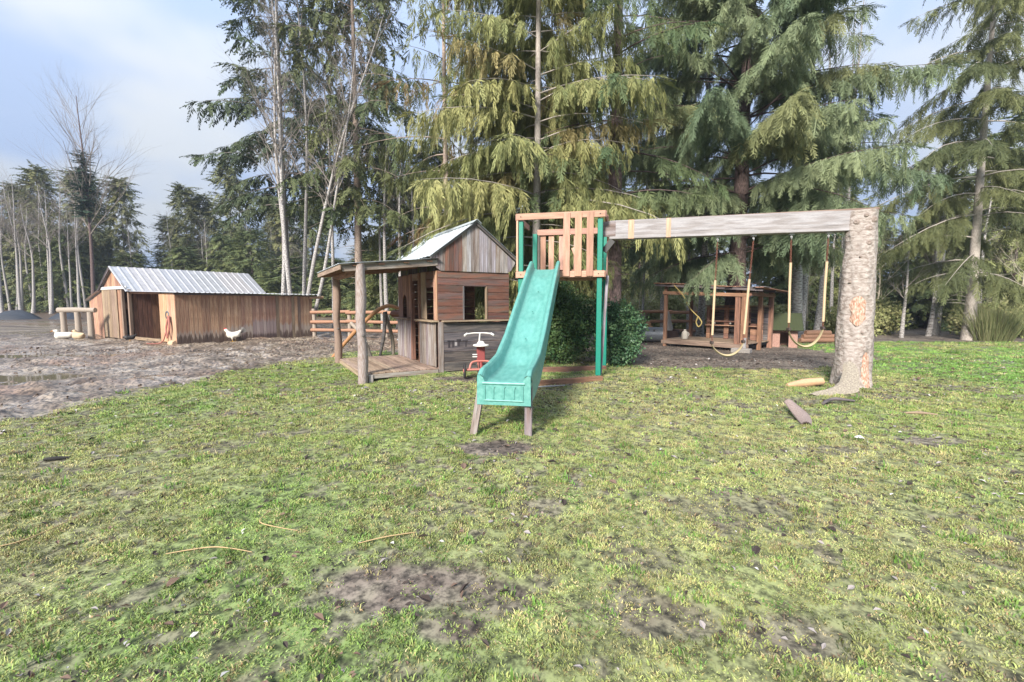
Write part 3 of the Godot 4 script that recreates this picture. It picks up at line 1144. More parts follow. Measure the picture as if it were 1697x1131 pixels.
func build_trees() -> void:
	var needle := leafy("needles", Color.WHITE, 0.2)
	var scale_leaf := leafy("cedar_scales", Color.WHITE, 0.28)
	var grey_bark := grainy("grey_fir_bark", Color(0.30, 0.27, 0.255), Color(0.12, 0.095, 0.085), Vector3(2.6, 0.9, 2.6), 0.95, 2.2, 3.0)
	var dark_bark := grainy("dark_fir_bark", Color(0.19, 0.135, 0.125), Color(0.07, 0.05, 0.047), Vector3(2.2, 0.7, 2.2), 0.95, 2.2, 4.0)
	var pale_bark := grainy("pale_cedar_bark", Color(0.50, 0.46, 0.42), Color(0.27, 0.23, 0.20), Vector3(4.0, 0.8, 4.0), 0.9, 2.0, 2.0)
	var white_bark := grainy("white_alder_bark", Color(0.49, 0.475, 0.46), Color(0.15, 0.13, 0.12), Vector3(0.9, 2.2, 0.9), 0.85, 3.0, 1.0)
	var tan_bark := grainy("tan_trunk_bark", Color(0.45, 0.37, 0.31), Color(0.22, 0.165, 0.13), Vector3(2.4, 1.2, 2.4), 0.9, 2.2, 2.0)
	var twig_bark := grainy("grey_twig_bark", Color(0.30, 0.27, 0.24), Color(0.165, 0.145, 0.13), Vector3(3, 3, 3), 0.9, 1.6, 0.5)
	var fine := fir_spray(5, 0.6, 13, 0.025)
	var coarse := fir_spray(8, 0.7, 8, 0.07)
	var fronds := [cedar_frond(3, 0.62, 14), cedar_frond(4, 0.48, 11), cedar_frond(6, 0.78, 16)]
	var fines := [fine, fir_spray(6, 0.45, 11, 0.024), fir_spray(7, 0.66, 14, 0.022)]
	var coarses := [coarse, fir_spray(9, 0.5, 8, 0.05), fir_spray(10, 0.85, 10, 0.055)]
	var toward := PI / 2.0   # azimuth that faces the camera side (+z)
	# --- the near giants
	conifer("cedar_tree", "tall yellow-green cedar with slim pale trunk and drooping sprays behind the play tower", Vector3(0.67, 0, -13.3), {
		"seed": 21, "h": 16.5, "base": 2.3, "rad": 3.5, "tr": 0.15, "whorl": 0.46, "nb": 5, "elev": 8.0, "droop": 0.34, "lift": 18.0, "hang": 0.7,
		"ss": 0.88, "step": 0.095, "sec": 0.15, "cols": [Color(0.335, 0.325, 0.135), Color(0.185, 0.22, 0.09), Color(0.29, 0.235, 0.11)], "third": 0.1, "spray": fronds, "leaf": scale_leaf,
		"bark": pale_bark, "open": [toward, 0.75, 0.9], "prof": 0.5, "inner": 0.12, "skip": 0.03, "stubs": 14, "limb": 0.006, "bend": 0.06, "bare": 0.04})
	conifer("hemlock_tree", "dark hemlock with thick mauve-brown trunk right behind the tower's right post", Vector3(2.95, 0, -13.6), {
		"seed": 22, "h": 16.0, "base": 3.9, "rad": 2.7, "tr": 0.31, "whorl": 0.6, "nb": 4, "elev": 0.0, "droop": 0.26, "lift": 18.0, "hang": 0.5,
		"ss": 1.0, "step": 0.15, "sec": 0.26, "cols": [Color(0.09, 0.14, 0.07), Color(0.17, 0.20, 0.09)], "spray": fines, "leaf": needle,
		"bark": dark_bark, "prof": 0.45, "skip": 0.3, "stubs": 30, "stub": 1.7, "inner": 0.3, "bare": 0.2})
	conifer("fir_tree", "huge bushy blue-green fir spreading its boughs above the swing beam", Vector3(8.1, 0, -16.7), {
		"seed": 23, "h": 18.0, "base": 3.3, "rad": 5.2, "tr": 0.36, "whorl": 0.63, "nb": 7, "elev": 16.0, "droop": 0.46, "lift": 14.0, "hang": 0.58,
		"ss": 0.95, "step": 0.1, "sec": 0.175, "cols": [Color(0.26, 0.305, 0.17), Color(0.13, 0.185, 0.11), Color(0.25, 0.26, 0.12)], "third": 0.15, "spray": fines, "leaf": needle,
		"bark": dark_bark, "prof": 0.36, "skip": 0.03, "stubs": 20, "inner": 0.3, "limb": 0.007, "bare": 0.03, "uptip": 0.06, "side": 0.3})
	conifer("fir_tree", "sparse olive fir with drooping layered boughs and pale trunk at the right edge", Vector3(18.6, 0, -18.6), {
		"seed": 24, "h": 18.0, "base": 2.6, "rad": 3.5, "tr": 0.21, "whorl": 0.75, "nb": 4, "elev": 6.0, "droop": 0.44, "lift": 8.0, "hang": 0.42,
		"ss": 0.95, "step": 0.12, "sec": 0.2, "cols": [Color(0.095, 0.12, 0.06), Color(0.18, 0.195, 0.085)], "spray": fines, "leaf": needle,
		"bark": pale_bark, "prof": 0.45, "skip": 0.1, "stubs": 22, "inner": 0.18, "bare": 0.03})
	conifer("cedar_tree", "ragged cedar with rust-brown flags and gaps of sky left of the yellow-green cedar", Vector3(-2.4, 0, -17.5), {
		"seed": 25, "h": 18.0, "base": 4.4, "rad": 2.9, "tr": 0.15, "whorl": 0.62, "nb": 4, "elev": 4.0, "droop": 0.35, "lift": 15.0, "hang": 0.78,
		"ss": 1.2, "step": 0.2, "sec": 0.32, "cols": [Color(0.17, 0.18, 0.07), Color(0.12, 0.145, 0.065), Color(0.21, 0.135, 0.07)], "third": 0.28, "spray": fronds, "leaf": scale_leaf,
		"bark": tan_bark, "prof": 0.3, "skip": 0.32, "stubs": 12, "bare": 0.1})
	conifer("fir_tree", "tall dark fir with grey-brown trunk standing behind the playhouse porch roof", Vector3(-8.3, 0, -25.0), {
		"seed": 26, "h": 26.0, "base": 6.4, "rad": 3.5, "tr": 0.24, "whorl": 0.75, "nb": 5, "elev": 4.0, "droop": 0.3, "lift": 12.0, "hang": 0.4,
		"ss": 1.3, "step": 0.22, "sec": 0.32, "cols": [Color(0.075, 0.105, 0.05), Color(0.15, 0.165, 0.07)], "spray": coarses, "leaf": needle,
		"bark": tan_bark, "prof": 0.35, "skip": 0.16, "stubs": 30, "stub": 1.6})
	conifer("fir_tree", "gaunt dark fir among the white alder stems beyond the barn roof's right end", Vector3(-14.4, 0.1, -29.5), {
		"seed": 27, "h": 29.0, "base": 7.6, "rad": 4.3, "tr": 0.26, "whorl": 0.95, "nb": 4, "elev": 6.0, "droop": 0.28, "lift": 12.0, "hang": 0.25,
		"ss": 1.3, "step": 0.23, "sec": 0.33, "cols": [Color(0.055, 0.085, 0.05), Color(0.10, 0.12, 0.06)], "spray": coarses, "leaf": needle,
		"bark": grey_bark, "prof": 0.25, "skip": 0.22, "stubs": 18, "stub": 1.6})
	# --- middle distance: young conifers that close the gaps
	var young := conifer("young_conifer", "dense young conifer behind the playhouse roof, nearest its ridge", Vector3(-4.9, 0, -29.0), {
		"seed": 31, "h": 11.5, "base": 0.5, "rad": 3.0, "tr": 0.14, "whorl": 0.42, "nb": 6, "elev": 10.0, "droop": 0.3, "hang": 0.35,
		"ss": 1.4, "step": 0.34, "sec": 0.42, "cols": [Color(0.12, 0.16, 0.07), Color(0.20, 0.225, 0.09)], "spray": coarses, "leaf": needle, "bark": dark_bark, "prof": 0.8, "skip": 0.05})
	var loose := conifer("young_conifer", "loose olive conifer at the wood's edge right of the split stump", Vector3(19.5, 0, -27.5), {
		"seed": 32, "h": 8.0, "base": 0.6, "rad": 2.6, "tr": 0.11, "whorl": 0.42, "nb": 5, "elev": 12.0, "droop": 0.34, "hang": 0.5,
		"ss": 1.3, "step": 0.32, "sec": 0.4, "cols": [Color(0.28, 0.30, 0.12), Color(0.18, 0.215, 0.09)], "spray": coarses, "leaf": needle, "bark": dark_bark, "prof": 0.7, "skip": 0.1})
	var slim := conifer("slim_conifer", "slim dark spire-shaped conifer behind the barn roof's left end", Vector3(-38.5, 0.75, -55.0), {
		"seed": 33, "h": 14.5, "base": 1.2, "rad": 2.3, "tr": 0.16, "whorl": 0.5, "nb": 5, "elev": 8.0, "droop": 0.3, "hang": 0.35,
		"ss": 1.7, "step": 0.5, "sec": 0.6, "cols": [Color(0.12, 0.145, 0.075), Color(0.21, 0.21, 0.09)], "spray": coarses, "leaf": needle, "bark": grey_bark, "prof": 0.7, "skip": 0.12})
	var wood_edge := "conifers of the wood edge behind the playground"
	var far_wood := "far conifers of the wood beyond the barn"
	# [prototype, x, z, scale xz, scale y]
	var edge_trees := [[young, -7.2, -31.5, 1.0, 0.85], [young, -2.0, -32.0, 1.1, 1.05], [young, 1.6, -27.0, 1.1, 1.1], [loose, 5.2, -31.0, 1.1, 1.0], [loose, 3.0, -26.0, 0.9, 0.9],
			[loose, 9.0, -32.5, 1.1, 1.1], [loose, 11.6, -30.5, 1.1, 1.1], [loose, 13.6, -33.0, 1.2, 1.2], [loose, 16.4, -29.5, 1.0, 1.0], [young, 16.0, -26.5, 0.8, 0.62],
			[loose, 22.8, -30.0, 1.1, 0.95], [young, 24.5, -27.0, 1.0, 0.58], [loose, 26.5, -24.5, 1.1, 1.0], [young, 29.0, -29.0, 1.2, 1.05], [loose, 31.5, -26.0, 1.2, 1.2],
			[young, 20.6, -33.5, 1.1, 0.6], [young, 26.0, -34.0, 1.2, 0.62], [young, 34.5, -31.0, 1.3, 1.3], [young, 11.0, -36.0, 1.3, 1.2], [young, -11.2, -38.0, 1.1, 0.6], [loose, -9.6, -33.0, 1.0, 0.6], [young, 7.0, -38.0, 1.4, 1.2], [young, 2.0, -38.0, 1.4, 1.2], [young, 38.0, -27.0, 1.2, 1.4]]
	edge_trees.sort_custom(func(p, q): return p[1] / -p[2] < q[1] / -q[2])
	for a in edge_trees:
		copy_of(a[0], Vector3(a[1], ground_y(a[1], a[2]), a[2]), a[1] * 3.7 + a[2], Vector3(a[3], a[4], a[3]), row_label(a, "green conifer", "playground wood edge"), wood_edge)
	var far_trees := [[slim, -33.2, -55.0, 1.1, 1.2], [slim, -37.6, -57.0, 1.0, 0.95], [slim, -42.5, -58.0, 1.0, 0.78], [slim, -45.2, -54.0, 1.0, 1.04], [slim, -48.0, -52.0, 1.15, 1.05], [slim, -51.0, -56.0, 1.0, 1.1], [slim, -54.6, -54.0, 1.1, 1.12],
			[slim, -29.5, -58.0, 1.0, 0.95], [slim, -26.6, -54.0, 1.0, 0.85], [slim, -24.0, -56.0, 1.2, 0.95], [slim, -40.0, -60.0, 1.1, 0.62], [slim, -35.6, -60.0, 1.2, 0.72], [young, -31.0, -50.0, 1.0, 0.72], [young, -36.0, -51.0, 1.1, 0.62], [young, -41.0, -50.0, 1.1, 0.55],
			[young, -27.0, -48.0, 1.1, 0.75], [young, -22.5, -46.0, 1.2, 0.5], [young, -47.5, -49.0, 1.1, 0.8], [slim, -58.0, -55.0, 1.2, 1.0], [slim, -62.0, -53.0, 1.2, 1.0], [young, -19.5, -50.0, 1.2, 0.5], [slim, -66.0, -56.0, 1.3, 1.05], [young, -52.0, -58.0, 1.5, 0.9], [young, -59.0, -60.0, 1.6, 0.95], [young, -64.5, -60.0, 1.6, 0.95], [young, -44.5, -63.0, 1.6, 0.8], [young, -38.0, -64.0, 1.6, 0.75], [young, -31.0, -64.0, 1.7, 0.9], [young, -25.0, -62.0, 1.7, 0.6], [slim, -70.0, -58.0, 1.3, 1.1], [young, -17.0, -44.0, 1.2, 0.48], [young, -14.0, -46.0, 1.2, 0.6]]
	far_trees.sort_custom(func(p, q): return p[1] / -p[2] < q[1] / -q[2])
	for a in far_trees:
		copy_of(a[0], Vector3(a[1], ground_y(a[1], a[2]), a[2]), a[1] * 2.3 + a[2], Vector3(a[3], a[4], a[3]), row_label(a, "far conifer", "wood beyond barn"), far_wood)
	# --- leafless trees
	var alder := bare_tree("alder_tree", "leftmost white alder stem of the clump behind the barn's right end", Vector3(-11.8, 0.0, -23.6), {
		"seed": 41, "h": 19.0, "tr": 0.125, "clear": 0.36, "limbs": 24, "bark": white_bark, "twig": twig_bark, "reach": 0.15, "depth": 2, "bend": 0.5, "rise": 1.7})
	var clump := "white alder stems in one clump behind the barn"
	alder.set_meta("group", clump)
	var i := 0
	for a in [[-11.5, -23.9, 1.0, "white alder stem, second from the left in the clump behind the barn"], [-11.1, -23.2, 1.05, "thickest middle white alder stem in the clump behind the barn"], [-10.95, -24.0, 0.92, "white alder stem right of the middle of the clump behind the barn"]]:
		copy_of(alder, Vector3(a[0], 0.0, a[1]), 1.3 + i * 1.9, Vector3(a[2], 1.0 + 0.05 * i, a[2]), a[3], clump)
		i += 1
	bare_tree("alder_tree", "white alder leaning right from the clump behind the barn, bare twigs over the firs", Vector3(-10.6, 0.0, -23.2), {
		"seed": 43, "h": 15.5, "tr": 0.12, "clear": 0.36, "limbs": 34, "bark": white_bark, "twig": twig_bark, "reach": 0.24, "depth": 2, "lean": Vector3(0.27, 0, 0), "bend": -0.4, "rise": 1.8})
	bare_tree("alder_tree", "rightmost leaning white alder of the clump, between barn and porch post", Vector3(-10.15, 0.0, -22.9), {
		"seed": 44, "h": 14.0, "tr": 0.105, "clear": 0.4, "limbs": 26, "bark": white_bark, "twig": twig_bark, "reach": 0.24, "depth": 2, "lean": Vector3(0.21, 0, 0.02), "bend": -0.3, "rise": 1.8})
	bare_tree("thin_tree", "thin straight grey trunk just left of the porch roof", Vector3(-9.5, 0, -24.4), {
		"seed": 45, "h": 15.0, "tr": 0.11, "clear": 0.5, "limbs": 10, "bark": white_bark, "twig": twig_bark, "reach": 0.14, "depth": 2})
	var snag := bare_tree("bare_tree", "tall bare-crowned tree rising alone above the barn's left side", Vector3(-41.0, 0.5, -45.0), {
		"seed": 46, "h": 20.5, "tr": 0.2, "clear": 0.36, "limbs": 34, "bark": dark_bark, "twig": twig_bark, "reach": 0.3, "depth": 2, "rise": 1.7, "spread": 0.6})
	# ivy wrapped round its middle
	R.seed = 99
	var xs := []
	var cs := []
	for k in 240:
		var y := R.randf_range(9.2, 15.5)
		var az := R.randf() * TAU
		var d := Vector3(cos(az), R.randf_range(-0.2, 0.5), sin(az)).normalized()
		var sc := R.randf_range(0.7, 1.5) * (1.7 - absf(y - 11.0) * 0.16)
		var w := d.cross(Vector3.UP).normalized()
		xs.append(Transform3D(Basis(d * sc, w.cross(d) * sc, w * sc), Vector3(0, y, 0)))
		cs.append(Color(0.045, 0.075, 0.05) * R.randf_range(0.8, 1.3))
	crown(snag, "ivy", [coarse], needle, xs, cs)
	var birch := bare_tree("birch_tree", "pale birch trunk at the right end of the far left grove", Vector3(-43.2, 0.5, -46.0), {
		"seed": 47, "h": 12.0, "tr": 0.15, "clear": 0.5, "limbs": 14, "bark": white_bark, "twig": twig_bark, "reach": 0.2, "depth": 2, "bend": 0.35, "rise": 1.5})
	var grove := "pale birch trunks in the far left grove"
	birch.set_meta("group", grove)
	for k in 16:
		var x := -44.0 - k * 0.58 + 0.4 * sin(k * 7.0)
		var z := -46.0 + 2.0 * sin(k * 4.3)
		var s := 0.75 + 0.35 * absf(sin(k * 2.7))
		copy_of(birch, Vector3(x, ground_y(x, z), z), k * 2.1, Vector3(s, 0.85 + 0.25 * absf(sin(k * 1.9)), s), "pale birch trunk, %s from the right in the far left grove" % ORD[k + 1], grove)
	var bare_far := [[-40.5, -49.0, 0.8], [-37.2, -50.5, 0.9], [-34.6, -52.0, 0.75], [-32.4, -49.0, 0.8], [-29.0, -51.0, 0.85], [-26.0, -50.0, 0.75], [-23.4, -48.5, 0.8], [-21.0, -47.0, 0.7]]
	for a in bare_far:
		copy_of(birch, Vector3(a[0], ground_y(a[0], a[1]), a[1]), a[0] * 7.0, Vector3(0.7, a[2], 0.7), "slim leafless tree behind the barn roof, %s from the left" % ORD[nth(a, bare_far)], "leafless trees behind the barn")
	var stem := bare_tree("birch_tree", "small white birch with forked twigs at the lawn's edge right of the stump", Vector3(17.0, 0, -20.0), {
		"seed": 48, "h": 4.6, "tr": 0.085, "clear": 0.3, "limbs": 9, "bark": white_bark, "twig": twig_bark, "reach": 0.3, "depth": 2, "rise": 1.4})
	copy_of(stem, Vector3(18.9, 0, -20.8), 2.0, Vector3(1.2, 1.5, 1.2), "slim pale leaning trunk between the small birch and the sparse fir", "pale stems along the right wood edge")
	var pole := bare_tree("birch_tree", "white birch trunk seen behind the hutch roof, above its middle", Vector3(7.6, 0, -18.6), {
		"seed": 49, "h": 13.0, "tr": 0.15, "clear": 0.5, "limbs": 12, "bark": white_bark, "twig": twig_bark, "reach": 0.14, "depth": 2, "bend": 0.15})
	var poles := "pale trunks standing under the big fir"
	pole.set_meta("group", poles)
	for a in [[12.0, -19.2, 1.55, "thick grey trunk behind the right swing's left rope"], [12.6, -20.0, 1.0, "white leaning birch trunk behind the right swing seat"], [13.6, -20.4, 1.05, "tan trunk seen between the right swing's ropes"], [13.2, -18.3, 0.7, "dark slim trunk left of the split stump"], [13.95, -19.6, 0.6, "thin trunk touching the split stump's left side"],
			[6.9, -21.0, 0.6, "thin white trunk seen behind the hutch's left post"], [8.1, -21.0, 0.55, "thin pale trunk right of the white birch behind the hutch"], [6.1, -21.5, 0.45, "very thin pale trunk left of the hutch"]]:
		copy_of(pole, Vector3(a[0], 0, a[1]), a[0] * 5.0, Vector3(a[2], 1.0, a[2]), a[3], poles)
	var thicket := "pale stems behind the playhouse porch"
	var stems := [[-6.6, -24.5, 0.9], [-6.25, -25.3, 1.1], [-5.9, -24.8, 0.8], [-5.5, -25.6, 0.9], [-7.3, -26.0, 0.7]]
	for a in stems:
		copy_of(pole, Vector3(a[0], 0, a[1]), a[0] * 9.0, Vector3(a[2], 0.8, a[2]), "pale trunk in the cluster seen under the porch roof, %s from left" % ORD[nth(a, stems)], thicket)
	var edge := "pale stems along the right wood edge"
	var edge_stems := [[19.8, -21.5, 1.0, 0.5], [20.4, -22.0, 0.8, 0.55], [22.0, -22.0, 0.9, 0.6], [16.0, -23.0, 0.7, 0.6], [24.0, -23.5, 0.8, 0.6]]
	for a in edge_stems:
		copy_of(pole, Vector3(a[0], 0, a[1]), a[0] * 4.0, Vector3(a[2], a[3], a[2]), "pale stem in the brush along the right wood edge, %s from left" % ORD[nth(a, edge_stems)], edge)
	# twiggy undergrowth
	var straw := grainy("straw_twig_bark", Color(0.58, 0.53, 0.42), Color(0.38, 0.33, 0.25), Vector3(3, 3, 3), 0.9, 1.6, 0.5)
	var brush := bare_tree("bare_bush", "tangle of bare grey twigs behind the hutch", Vector3(9.5, 0, -23.0), {
		"seed": 51, "h": 4.0, "tr": 0.05, "clear": 0.1, "limbs": 16, "bark": straw, "twig": straw, "reach": 0.5, "depth": 2, "rise": 1.2})
	brush.set_meta("category", "bush")
	brush.set_meta("group", "bare bushes in the undergrowth")
	var bushes := [[5.0, -22.0, 1.1], [3.2, -21.0, 1.0], [7.2, -24.0, 1.2], [11.5, -23.5, 1.0], [14.5, -22.5, 1.0], [16.5, -21.5, 1.1], [18.0, -23.0, 1.2], [21.5, -21.5, 1.0], [23.5, -21.0, 1.1], [-6.0, -27.0, 1.1], [-3.5, -24.0, 1.0], [26.0, -21.0, 1.2], [-1.0, -24.0, 1.2], [8.6, -21.8, 0.9], [10.6, -21.6, 0.9], [6.4, -22.6, 0.8]]
	for a in bushes:
		copy_of(brush, Vector3(a[0], 0, a[1]), a[0] * 3.0, Vector3(a[2], a[2], a[2]), "tangle of bare grey twigs in the undergrowth, %s from the left" % ORD[nth(a, bushes)], "bare bushes in the undergrowth")
	# --- shrubs
	var gloss := leafy("holly_leaves", Color.WHITE, 0.15)
	gloss.roughness = 0.4
	var cluster := leaf_cluster(61, 22, 0.11, 0.06)
	shrub("holly_bush", "dark glossy green bush between slide and tower post", Vector3(1.15, 0, -11.4), Vector3(0.9, 2.05, 0.7), 1500, [cluster], gloss, Color(0.05, 0.12, 0.05), Color(0.125, 0.185, 0.065), 1.1, 62, dark_bark)
	shrub("holly_bush", "dark glossy green bush right of the tower post, under the swing beam", Vector3(2.55, 0, -11.2), Vector3(0.62, 1.5, 0.6), 1000, [cluster], gloss, Color(0.045, 0.11, 0.06), Color(0.10, 0.17, 0.07), 1.1, 63, dark_bark)
	# upright broom clump on the right lawn edge
	var q := MB.new()
	q.tinted = true
	R.seed = 64
	for k in 1500:
		var az := R.randf() * TAU
		var r := sqrt(R.randf()) * 0.7
		var p := Vector3(cos(az) * r, -0.05, sin(az) * r * 0.7)
		var d := Vector3(cos(az) * r * 0.55 + R.randfn(0, 0.12), 1, sin(az) * r * 0.5 + R.randfn(0, 0.12)).normalized() * R.randf_range(0.9, 1.75)
		var s := Vector3(R.randf_range(-1, 1), 0, R.randf_range(-1, 1)).normalized() * 0.006
		q.col = Color(0.15, 0.19, 0.075).lerp(Color(0.27, 0.26, 0.14), R.randf())
		q.quad(p - s, p + s, p + d * 0.6 + s, p + d * 0.6 - s)
		q.tri(p + d * 0.6 - s, p + d * 0.6 + s, p + d + Vector3(d.x * 0.2, 0, d.z * 0.2))
	var bt := thing("broom_shrub", "upright grey-green broom shrub at the right lawn edge", "shrub", Vector3(19.2, 0, -18.3))
	part(bt, "foliage", q.commit(true), leafy("broom_twigs", Color.WHITE, 0.2)).set_meta("kind", "stuff")
	# low brambles and dead grass along the wood edge
	var low := "low brambles along the wood edge"
	var bramble := shrub("bramble_bush", "low olive bramble along the right wood edge", Vector3(15.2, 0, -21.0), Vector3(1.3, 1.3, 0.9), 420, [leaf_cluster(65, 20, 0.22, 0.09)], leafy("bramble_leaves", Color.WHITE, 0.25), Color(0.24, 0.28, 0.11), Color(0.40, 0.38, 0.19), 1.4, 66, twig_bark, low)
	var brambles := [[17.4, -22.0, 1.1, 1.2], [21.5, -20.5, 1.2, 1.1], [24.0, -21.5, 1.3, 1.4], [13.0, -22.5, 1.2, 1.0], [10.0, -24.5, 1.4, 1.3], [4.0, -23.0, 1.3, 1.0], [1.0, -21.5, 1.3, 1.2], [6.5, -25.0, 1.3, 1.2], [-3.0, -25.5, 1.3, 1.2], [27.0, -22.5, 1.5, 1.6], [-1.0, -21.0, 1.2, 1.2], [8.0, -23.0, 1.2, 1.3], [11.6, -22.4, 1.1, 1.1]]
	for a in brambles:
		copy_of(bramble, Vector3(a[0], 0, a[1]), a[0] * 2.0, Vector3(a[2], a[3], a[2]), "low olive bramble in the undergrowth, %s from the left" % ORD[nth(a, brambles)], low)


# ---------------------------------------------------------------- playhouse (u along the gable front = x, back = -z)
# a run of vertical boards on the plane given by o (start), along unit a, from y0 to y1
func vboards(par: Node, o: Vector3, a: Vector3, len_: float, y0: float, y1: float, w: float, kind: String, called := "plank", t := 0.022) -> void:
	var n := maxi(1, int(round(len_ / w)))
	var ww := len_ / n
	for i in n:
		var c := o + a * (ww * (i + 0.5))
		var j := R.randf_range(-0.012, 0.012)
		plank(par, called, Vector3(c.x, y0 + R.randf_range(-0.015, 0.015), c.z), Vector3(c.x, y1 + j, c.z), ww - 0.008, t * R.randf_range(0.85, 1.15), wood(kind), a)


func hboards(par: Node, o: Vector3, a: Vector3, len_: float, y0: float, y1: float, w: float, kind: String, holes := [], called := "plank", t := 0.022) -> void:
	var n := maxi(1, int(round((y1 - y0) / w)))
	var ww := (y1 - y0) / n
	for i in n:
		var yc := y0 + ww * (i + 0.5)
		var spans := [[0.0, len_]]
		for h in holes:
			if yc + ww * 0.3 > h[2] and yc - ww * 0.3 < h[3]:
				var nxt := []
				for s in spans:
					if h[0] > s[0] + 0.01:
						nxt.append([s[0], minf(h[0], s[1])])
					if h[1] < s[1] - 0.01:
						nxt.append([maxf(h[1], s[0]), s[1]])
				spans = nxt
		for s in spans:
			plank(par, called, o + a * s[0] + Vector3(0, yc, 0), o + a * s[1] + Vector3(0, yc, 0), ww - 0.008, t * R.randf_range(0.85, 1.2), wood(kind))


# a board with sloping ends: outline given as (height, across), standing on o with across direction a
func cut_board(par: Node, called: String, o: Vector3, a: Vector3, poly: PackedVector2Array, t: float, m: Material) -> void:
	var c := Vector2.ZERO
	for p in poly:
		c += p / poly.size()
	var q := PackedVector2Array()
	for p in poly:
		q.append(p - c)
	var mb := MB.new()
	mb.prism(q, t)
	part(par, called, mb.commit(), m, Transform3D(Basis(Vector3.UP, a, Vector3.UP.cross(a)), o + Vector3.UP * c.x + a * c.y))


func metal(key: String, c: Color, rough: float) -> StandardMaterial3D:
	if mats.has(key):
		return mats[key]
	var m := grainy(key, c, c * 0.8, Vector3(0.7, 0.7, 0.7), rough, 1.5, 0.15, 0.02)
	m.metallic = 0.35
	return m


func build_playhouse() -> void:
	R.seed = 201
	var t := thing("playhouse", "weathered wooden playhouse with pale metal roof and covered porch", "playhouse", Vector3(-1.6, 0, -9.9), deg_to_rad(29.8))
	var X := Vector3.RIGHT
	var B := Vector3.FORWARD
	var W := 1.75
	var D := 2.9
	# corner posts
	for c in [[0.05, -0.05], [W - 0.05, -0.05], [0.05, -D + 0.05], [W - 0.05, -D + 0.05]]:
		plank(t, "corner_post", Vector3(c[0], -0.1, c[1]), Vector3(c[0], 2.2, c[1]), 0.09, 0.09, wood("red"), X)
	plank(t, "corner_post", Vector3(0.055, -0.12, 0.026), Vector3(0.055, 1.09, 0.026), 0.12, 0.03, wood("grey", 1), X)
	# front: dark lower boards, sill, red-brown upper boards round a window
	hboards(t, Vector3(0.12, 0, 0.02), X, W - 0.12, 0.0, 1.07, 0.215, "dark")
	plank(t, "sill", Vector3(0.08, 1.105, 0.06), Vector3(W + 0.05, 1.105, 0.06), 0.13, 0.035, wood("tan", 2), Vector3(0, 0, 1))
	hboards(t, Vector3(0.0, 0, 0.015), X, W, 1.125, 2.19, 0.152, "red", [[0.6, 1.15, 1.12, 1.87]])
	plank(t, "window_frame", Vector3(0.595, 1.13, 0.0), Vector3(0.595, 1.87, 0.0), 0.035, 0.08, wood("dark", 2), X)
	plank(t, "window_frame", Vector3(1.16, 1.13, 0.01), Vector3(1.16, 1.87, 0.01), 0.03, 0.075, wood("tan", 1), X)
	plank(t, "window_frame", Vector3(0.6, 1.885, 0.0), Vector3(1.15, 1.885, 0.0), 0.03, 0.075, wood("red", 3))
	# burnt-looking dark marks on the lower boards
	var ink := plain_mat("dark_stain", lin(0.035, 0.03, 0.035), 0.9)
	var pale := plain_mat("pale_stain", lin(0.36, 0.34, 0.34), 0.9)
	for s in [[0.24, 0.60, 0.045, 0.16], [0.33, 0.60, 0.035, 0.15], [0.28, 0.665, 0.16, 0.035], [0.47, 0.615, 0.03, 0.15], [0.47, 0.68, 0.11, 0.05], [0.64, 0.60, 0.03, 0.14], [0.62, 0.66, 0.13, 0.03]]:
		plank(t, "painted_mark", Vector3(s[0] - s[2] / 2, s[1], 0.034), Vector3(s[0] + s[2] / 2, s[1], 0.034), s[3], 0.003, ink, Vector3.UP, 0.001)
	for s in [[0.4, 0.6, 0.05, 0.08]]:
		plank(t, "painted_mark", Vector3(s[0] - s[2] / 2, s[1], 0.034), Vector3(s[0] + s[2] / 2, s[1], 0.034), s[3], 0.003, pale, Vector3.UP, 0.001)
	# gable: upright weathered boards cut to the roof pitch
	var mid := 0.875
	var top := func(u: float) -> float: return 3.22 - absf(u - mid) * 0.76
	var bot := func(u: float) -> float:
		if u < 0.0:
			return 2.19 + (-u) / 0.17 * 0.26
		if u > W:
			return 2.19 + (u - W) / 0.17 * 0.26
		return 2.19
	var n := 20
	for i in n:
		var a := lerpf(-0.15, W + 0.15, float(i) / n) + 0.003
		var b := lerpf(-0.15, W + 0.15, float(i + 1) / n) - 0.003
		var poly := PackedVector2Array([Vector2(bot.call(a), a), Vector2(bot.call(b), b), Vector2(top.call(b), b)])
		if a < mid and b > mid:
			poly.append(Vector2(top.call(mid), mid))
		poly.append(Vector2(top.call(a), a))
		var kind := "silver" if i > 6 and R.randf() < 0.7 else "red" if i < 7 and R.randf() < 0.45 else "grey"
		cut_board(t, "plank", Vector3(0, 0, 0.045 + R.randf_range(-0.004, 0.004)), X, poly, 0.022, wood(kind))
		var pb := PackedVector2Array([Vector2(2.19, clampf(a, 0, W)), Vector2(2.19, clampf(b, 0, W)), Vector2(top.call(b), clampf(b, 0, W)), Vector2(top.call(a), clampf(a, 0, W))])
		if a > 0.0 and b < W:
			cut_board(t, "plank", Vector3(0, 0, -D), X, pb, 0.022, wood("grey"))
	plank(t, "bargeboard", Vector3(mid, 3.25, 0.09), Vector3(W + 0.2, 2.455, 0.09), 0.05, 0.03, wood("dark", 4))
	plank(t, "bargeboard", Vector3(mid, 3.25, 0.09), Vector3(-0.19, 2.455, 0.09), 0.05, 0.03, wood("dark", 5))
	# roof sheets
	var tin := metal("pale_tin", Color(0.62, 0.68, 0.70), 0.42)
	var tins := [tin, metal("pale_tin_dull", Color(0.55, 0.60, 0.62), 0.5), metal("pale_tin_bright", Color(0.66, 0.71, 0.73), 0.4)]
	var rl := 1.34
	var sheet := sheet_mesh(0.655, rl, 3, 0.016)
	var sl := atan2(0.79, 1.06)
